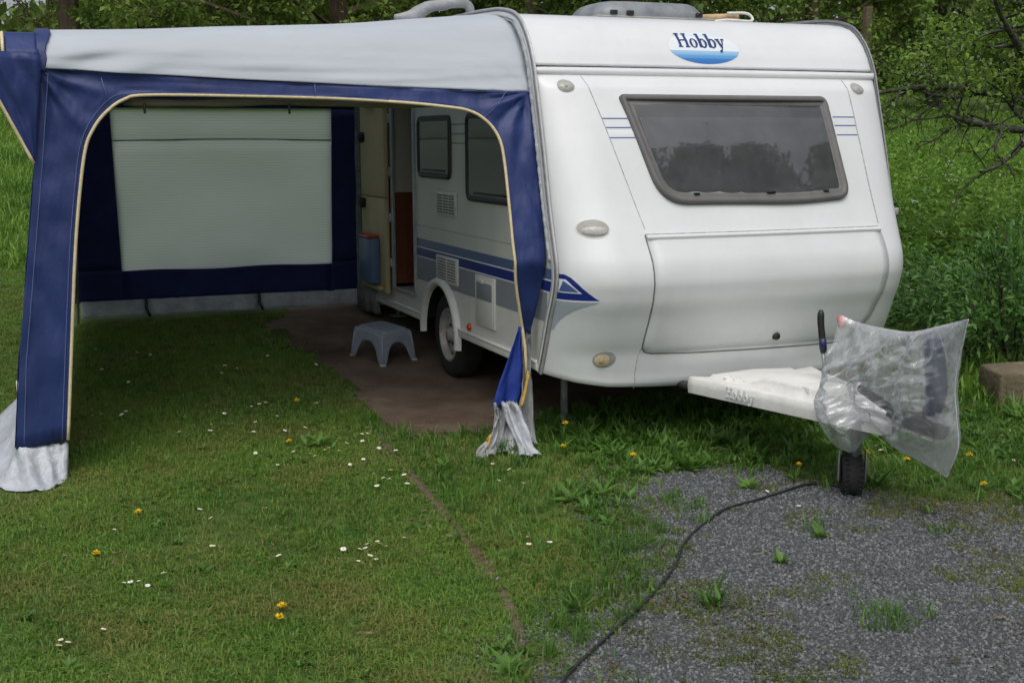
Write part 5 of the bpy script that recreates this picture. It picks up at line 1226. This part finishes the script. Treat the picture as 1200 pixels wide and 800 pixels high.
# apple tree reaching in from the right; its trunk stands just outside the picture
at_ = empty("apple_tree", (7.3, 3.5, gz(7.3, 3.5)), "gnarled lichened apple tree with young leaves reaching over the meadow", "tree")
r = np.random.default_rng(12); b0 = gz(7.3, 3.5)
branches_mesh("trunk", [([Vector((7.3, 3.5, b0 - .05)), Vector((7.27, 3.48, b0 + .6)), Vector((7.18, 3.5, b0 + 1.15)), Vector((7.1, 3.5, b0 + 1.6))], [.17, .145, .13, .12])], 12, M['bark_lichen'], at_)
limbs = [[(7.1, 3.5, 1.75), (6.5, 3.3, 1.72), (5.9, 3.05, 1.72), (5.3, 2.9, 1.78), (4.95, 2.78, 1.84)], [(7.1, 3.5, 1.8), (6.6, 3.4, 2.15), (6.15, 3.2, 2.45), (5.8, 3.1, 2.72), (5.45, 2.9, 3.0)], [(6.8, 3.45, 1.9), (6.2, 3.5, 2.05), (5.7, 3.6, 2.12), (5.2, 3.6, 2.10), (4.8, 3.65, 2.04)], [(7.1, 3.5, 1.9), (6.9, 3.6, 2.5), (6.5, 3.7, 3.0), (6.0, 3.7, 3.3)], [(7.15, 3.5, 1.9), (7.6, 3.8, 2.5), (8.0, 4.2, 3.0)], [(6.3, 3.2, 1.72), (5.9, 2.9, 1.55), (5.5, 2.7, 1.40), (5.2, 2.6, 1.34)]]
tips = []
for li, lb in enumerate(limbs):
    out = []; grow(smooth_path(lb, 14), (.058 if li < 4 else .036), .012, 2, r, out, tips, 9 if li < 5 else 4, .75, .42, .02); branches_mesh("branch", out, 8, M['bark_lichen'], at_)
C = []; D = []; Ln = []
for pth in tips:
    if r.random() < .12 or (pth[-1].z < 1.98 and pth[-1].x < 5.6 and r.random() < .7): continue
    for k in range(r.integers(18, 36)):
        t = r.random() * (len(pth) - 1.01); i = int(t); p = pth[i].lerp(pth[i + 1], t - i) + Vector(r.normal(size=3)) * .04; C.append(p); D.append(Vector(r.normal(size=3)) * .8 + Vector((0, 0, -.05))); Ln.append(.036 + .036 * r.random())
C = np.array(C); D = np.array([list(d) for d in D]); Ln = np.array(Ln); Nn = np.tile([0, -.2, 1.0], (len(C), 1)) + .6 * r.normal(size=(len(C), 3)); o = np.argsort(np.linalg.norm(C - np.array([-2.72, -6.05, 1.65]), axis=1) + 0 * Ln)
one, rest = o[:220], o[220:]
link("foliage", leaf_mesh("foliage", C[rest], D[rest], Nn[rest], Ln[rest], Ln[rest] * .55, M['l_apple']), None, at_)['kind'] = 'stuff'
protos = [leaf_mesh("leaf", np.zeros((1, 3)), [[0, 1, 0]], [[0, 0, 1]], [.1], [.055], M['l_apple'], tint=np.array([t])) for t in (.1, .4, .7, 1.)]; pinv = world_of(at_).inverted()
for i in one:
    q = bpy.data.objects.new("leaf", protos[r.integers(4)]); COL.objects.link(q); q.parent = at_; d = Vector(D[i]).normalized(); n_ = Vector(Nn[i]); sx = d.cross(n_).normalized(); n_ = sx.cross(d)
    q.matrix_parent_inverse = pinv; q.matrix_basis = Matrix.Translation(Vector(C[i])) @ Matrix((sx, d, n_)).transposed().to_4x4() @ Matrix.Scale(Ln[i] / .1, 4)

# background trees: three kinds, each crown and trunk its own mesh, copied along the field's edge
def tree_kind(seed, h, rad, nleaf, leaf, lm, bk, low, clump):
    r = np.random.default_rng(seed); out = []; tips = []; tr = [([Vector((0, 0, -.3)), Vector((.08, .03, h * .2)), Vector((-.05, .06, h * .45)), Vector((.1, 0, h * .75))], [.30, .24, .18, .07])]
    for k in range(15):
        z = h * (low + (.85 - low) * k / 14); a = k * 2.4 + r.random(); l = rad * (1.0 - .45 * abs(2 * (z / h) - 1)); d = Vector((math.cos(a), math.sin(a), .25 + .4 * r.random())); p = [Vector((0, 0, z))]
        for j in range(6): d = (d + Vector(r.normal(size=3)) * .14 + Vector((0, 0, -.03))).normalized(); p.append(p[-1] + d * (l / 6))
        grow(p, .075, .02, 2, r, out, tips, 4, .75, .48, .0)
    V = []; Fc = []
    for pts, rd in tr + out:
        v, f = tube_arr(pts, rd, 8 if rd[0] > .1 else 3, False); o0 = len(V); V += v; Fc += [tuple(i + o0 for i in q) for q in f]
    tm = bpy.data.meshes.new("trunk"); tm.from_pydata([tuple(p) for p in V], [], Fc); tm.materials.append(bk); tm.update()
    C = np.empty((nleaf, 3)); T = len(tips)
    pick = r.integers(0, T, nleaf)
    for i in range(nleaf):
        pth = tips[pick[i]]; t = r.random() * (len(pth) - 1.01); k = int(t); C[i] = pth[k].lerp(pth[k + 1], t - k)
    C += r.normal(size=(nleaf, 3)) * clump; tt = np.clip(r.random(T)[pick] * .6 + .4 * r.random(nleaf), 0, 1)
    cm = leaf_mesh("crown", C, r.normal(size=(nleaf, 3)), r.normal(size=(nleaf, 3)) + [0, 0, 1], leaf * (.6 + .8 * r.random(nleaf)), leaf * .6 * (.7 + .6 * r.random(nleaf)), lm, tint=tt); return tm, cm
kinds = {'olive': tree_kind(1, 9.5, 3.6, 7000, .11, M['l_olive'], M['bark'], .20, .16), 'green': tree_kind(2, 9, 3.8, 15000, .15, M['l_green'], M['bark'], .16, .20), 'dark': tree_kind(3, 10, 4.0, 15000, .16, M['l_dark'], M['bark_red'], .22, .22)}
spots = [(-7.6, 30, 'olive', 1.0, .3), (-3.3, 33, 'olive', 1.05, 1.7), (.6, 23, 'green', .9, 4.2), (-.9, 30, 'olive', 1.15, 2.9), (2.6, 27, 'olive', 1.0, 4.4), (4.9, 24, 'green', 1.0, .9), (7.6, 28, 'green', 1.1, 2.2), (9.8, 24, 'green', .95, 5.1), (13.2, 25, 'dark', 1.0, 1.1), (14.8, 27.5, 'dark', 1.05, 3.3), (18.5, 24, 'green', 1.0, .2), (22.0, 26, 'dark', 1.1, 4.0), (25.5, 27, 'green', 1.1, 2.6), (29.5, 25, 'dark', 1.05, 5.7), (19.5, 33, 'dark', 1.2, 2.0), (11.5, 34, 'dark', 1.2, .6), (5.5, 35, 'dark', 1.2, 3.9), (-6.5, 31, 'olive', 1.2, 5.0)]
lab = {'olive': "sparse olive tree beyond the awning roof", 'green': "fresh green tree at the field's far edge", 'dark': "dark tree with reddish trunk"}
grp = {'olive': "sparse olive trees beyond the awning", 'green': "fresh green trees along the field edge", 'dark': "dark reddish-trunked trees beyond the caravan"}
ordn = ["first", "second", "third", "fourth", "fifth", "sixth", "seventh"]; cnt = {}
for x, y, k, s, a in sorted(spots, key=lambda q: math.atan2(q[0] + 2.72, q[1] + 6.05)):
    cnt[k] = cnt.get(k, 0) + 1
    t_ = empty("broadleaf_tree", (x, y, gz(x, y)), lab[k] + ", " + ordn[cnt[k] - 1] + " of its kind from the left", "tree", grp[k], a); t_.scale = (s, s, s)
    for nm, me in (("trunk", kinds[k][0]), ("crown", kinds[k][1])):
        o = bpy.data.objects.new(nm, me); COL.objects.link(o); o.parent = t_
# far wood closing the gaps low down
n = 42000; x = -45 + 120 * rng.random(n); y = 39 + 9 * rng.random(n); hgt = 3.4 + 1.6 * npnoise(x, x * 0, .16, 3) + 2.0 * np.clip((x - 2) / 8, -.6, 1); z = Ga(y) + rng.random(n) * hgt
tag(link("woodland", leaf_mesh("woodland", np.stack([x, y, z], 1), rng.normal(size=(n, 3)), rng.normal(size=(n, 3)) + [0, -.4, .8], .35 + .3 * rng.random(n), .28 + .2 * rng.random(n), M['l_dark']), None), "dark wooded hedge line closing the far edge of the field", kind='stuff')

n = 60000; x = 7 + 17 * rng.random(n); hgt = 17.0 + 4.0 * npnoise(x, x * 0, .34, 8) + 1.8 * npnoise(x, x * 0, 1.0, 2) + .9 * npnoise(x, x * 0, 3.1, 5); z = hgt * (.25 + .75 * rng.random(n) ** .75); y = -15.5 - 2.5 * rng.random(n)
tag(link("tree_belt", leaf_mesh("tree_belt", np.stack([x, y, z], 1), rng.normal(size=(n, 3)), rng.normal(size=(n, 3)) + [0, .4, .8], .22 + .22 * rng.random(n), .14 + .12 * rng.random(n), M['l_dark']), None), "dark belt of trees mirrored in the caravan's front window", kind='stuff')
M['litter'] = leafmat("dry litter", (0.07, 0.045, 0.022), (0.24, 0.17, 0.09), .2, .8)
lit = []
for k in range(4):
    r = np.random.default_rng(600 + k); q = 5; a = r.random(q) * 6.28; lit.append(leaf_mesh("litter_piece", r.normal(size=(q, 3)) * [.03, .03, .001] + [0, 0, .012], np.stack([np.cos(a), np.sin(a), .15 * r.normal(size=q)], 1), np.tile([0, 0, 1.], (q, 1)) + .3 * r.normal(size=(q, 3)), .018 + .03 * r.random(q), .006 + .008 * r.random(q), M['litter'], tint=r.random(q)))
x, y = pts_in(-3.4, 4.0, -3.4, 3.4, 40); nn = npnoise(x, y, 1.7, 31.0); ss = poly_sd(x, y, SLAB); keep = ((nn > .12) & (rng.random(len(x)) < .6) & (y < 1)) | ((np.abs(ss - .05) < .13) & (x < .1)) | ((ss > 0) & (x < .0) & (rng.random(len(x)) < .15)); x, y = x[keep], y[keep]
scatter("dry_litter", "dry brown leaf litter lying on the gravel and grass", onground(x, y), lit, .7, 1.4, .2)

# ---------------------------------------------------------------- single flowers
def daisy_mesh():
    v = []; f = []
    for k in range(12):
        a = 2 * PI * k / 12; c, s = math.cos(a), math.sin(a); b = len(v); v += [(0, 0, .030), (.008 * c - .0028 * s, .008 * s + .0028 * c, .032), (.0135 * c, .0135 * s, .031), (.008 * c + .0028 * s, .008 * s - .0028 * c, .032)]; f.append((b, b + 3, b + 2, b + 1))
    return v, f
v, f = daisy_mesh(); me_d = bpy.data.meshes.new("petals"); me_d.from_pydata(v, [], f); me_d.materials.append(M['petal_white']); me_d.materials.append(M['petal_yellow']); me_d.materials.append(M['stem_green'])
bm = bmesh.new(); bm.from_mesh(me_d); r_ = bmesh.ops.create_icosphere(bm, subdivisions=1, radius=.0032); [setattr(q, 'co', q.co * 1 + Vector((0, 0, .033))) for q in r_['verts']]
for q in {p for v_ in r_['verts'] for p in v_.link_faces}: q.material_index = 1
r_ = bmesh.ops.create_cone(bm, segments=5, radius1=.0012, radius2=.0012, depth=.034, cap_ends=False); [setattr(q, 'co', q.co + Vector((0, 0, .014))) for q in r_['verts']]
for q in {p for v_ in r_['verts'] for p in v_.link_faces}: q.material_index = 2
bm.to_mesh(me_d); bm.free()
DAI = [(-1.83, 1.6), (-1.72, 1.55)]
random.seed(21)
clusters = [(-1.22, .42, .30, .34, 13, "in the largest cluster before the awning mouth"), (-1.05, -.05, .16, .2, 8, "in the cluster beside the bare earth line"), (-1.35, -.98, .17, .10, 11, "in the tight cluster in the open lawn"), (-2.36, -1.05, .12, .06, 5, "in the small cluster near the lawn's left side"), (-2.3, 1.75, .18, .10, 6, "in the cluster by the awning's left leg"), (-1.7, .9, .45, .3, 8, "scattered across the awning mouth"), (-1.4, 1.5, .5, .4, 8, "in the shaded grass inside the awning"), (-1.6, 2.7, .6, .5, 9, "deep inside the awning towards its back wall"), (-.98, .9, .15, .3, 4, "beside the brown hardstanding"), (-2.0, 2.9, .3, .4, 4, "in the awning's rear left corner"), (-.45, -.2, .2, .2, 4, "in the grass before the crumpled grey flap"), (-.7, -1.2, .15, .3, 3, "in the rough grass left of the gravel"), (2.0, -.95, .35, .18, 4, "in the gravel edge right of the jockey wheel"), (.6, -1.3, .35, .4, 3, "growing alone in the open gravel"), (1.6, -.55, .5, .15, 4, "in the grass under the plastic bag"), (.55, -.05, .4, .12, 4, "among the weeds under the caravan front"), (2.6, -.4, .3, .2, 3, "in the grass before the stone block"), (-2.6, -1.5, .16, .12, 4, "in the near left corner of the lawn"), (-1.9, -.5, .5, .4, 6, "thinly spread over the middle of the lawn"), (-2.95, .1, .1, .1, 2, "beside the white mud flap at the left")]
for cx_, cy_, sx, sy, n, where in clusters:
    for k in range(n):
        x, y = cx_ + random.gauss(0, sx * .6), cy_ + random.gauss(0, sy * .6); o = bpy.data.objects.new("daisy", me_d); COL.objects.link(o); o.location = (x, y, gz(x, y)); s = random.uniform(.7, 1.15); o.scale = (s, s, s); o.rotation_euler = (random.uniform(-.45, .2), random.uniform(-.3, .3), random.uniform(0, 6))
        tag(o, "small white daisy " + where, "daisy", "white daisies " + where)
# dandelions: head, stem and leaves
def dandelion(x, y, h, label, leaves=5):
    d = empty("dandelion", (x, y, gz(x, y)), label, "dandelion", "yellow dandelions"); r = np.random.default_rng(int(abs(x * 977 + y * 131)) + 5); g0 = gz(x, y)
    n = 64; a = r.random(n) * 2 * PI; el = np.arccos(1 - r.random(n) * .95); D = np.stack([np.cos(a) * np.sin(el), np.sin(a) * np.sin(el), np.cos(el) * .7 + .1], 1); tip = np.array([x + .01, y - .012, g0 + h])
    link("flower_head", leaf_mesh("flower_head", np.tile(tip, (n, 1)), D, np.tile([0, 0, 1.], (n, 1)) + .3 * r.normal(size=(n, 3)), .017 + .006 * r.random(n), .0065 + 0 * a, M['petal_yellow']), None, d)
    tube("stem", [(x, y, g0 - .005), (x + .006, y - .004, g0 + h * .5), (x + .01, y - .012, g0 + h)], .0024, M['stem_green'], d, 5)
    for k in range(leaves):
        aa = 2 * PI * k / leaves + r.random(); el2 = .25 + .6 * r.random(); link("leaf", leaf_mesh("leaf", [[x, y, g0 + .004]], [[math.cos(aa) * math.cos(el2), math.sin(aa) * math.cos(el2), math.sin(el2)]], [[0, 0, 1.]], [.09 + .05 * r.random()], [.026], M['l_weed']), None, d)
DL = [(.22, -.40, .11, "dandelion at the gravel's back edge left of the tow bar"), (.99, -.78, .09, "dandelion in bloom just left of the jockey wheel"), (1.36, -.86, .14, "tall dandelion in bloom just right of the jockey wheel"), (1.98, -.93, .08, "dandelion under the plastic bag's hanging corner"), (1.67, -.80, .05, "small dandelion half hidden behind the bag's lower edge"), (1.76, -1.28, .05, "low dandelion on the gravel right of the jockey wheel"), (1.82, -1.52, .04, "dandelion farthest out on the gravel at the right"), (.12, .25, .12, "dandelion among the weeds beside the front steady"), (.03, .08, .04, "low dandelion near the awning's grey foot flap"), (-1.90, -1.63, .03, "front one of two dandelions in the open lawn"), (-1.87, -1.52, .03, "rear one of two dandelions in the open lawn"), (-2.49, -.65, .02, "flattened dandelion in the lawn below the white flap"), (-2.27, -.17, .02, "dandelion in the lawn near the awning's left foot"), (-1.15, 1.52, .05, "dandelion inside the awning near the hardstanding"), (-1.37, .72, .03, "dandelion in the awning mouth among daisies")]
for x, y, h, lb in DL: dandelion(x, y, h, lb, 5 if x > 0 else 0)
# strap-leaved tuft by the jockey wheel
def tuft(x, y, n, ln, label):
    r = np.random.default_rng(77 + n); a = r.random(n) * 2 * PI; el = .5 + .8 * r.random(n); tag(link("grass_tuft", leaf_mesh("grass_tuft", np.tile([x, y, gz(x, y)], (n, 1)) + r.normal(size=(n, 3)) * [.02, .02, 0], np.stack([np.cos(a) * np.cos(el), np.sin(a) * np.cos(el), np.sin(el)], 1), np.tile([0, 0, 1.], (n, 1)), ln * (.6 + .6 * r.random(n)), .016 + .006 * r.random(n), M['l_weed']), None), label, "grass tuft")
tuft(1.30, -1.02, 34, .17, "strap-leaved green tuft beside the jockey wheel"); tuft(3.0, -.25, 40, .20, "coarse grass tuft in front of the stone block")
tuft(-.30, -2.12, 24, .13, "spreading weed tuft in the gravel beside the cable"); tuft(-.82, -1.95, 22, .11, "green weed tuft at the lawn edge left of the cable")
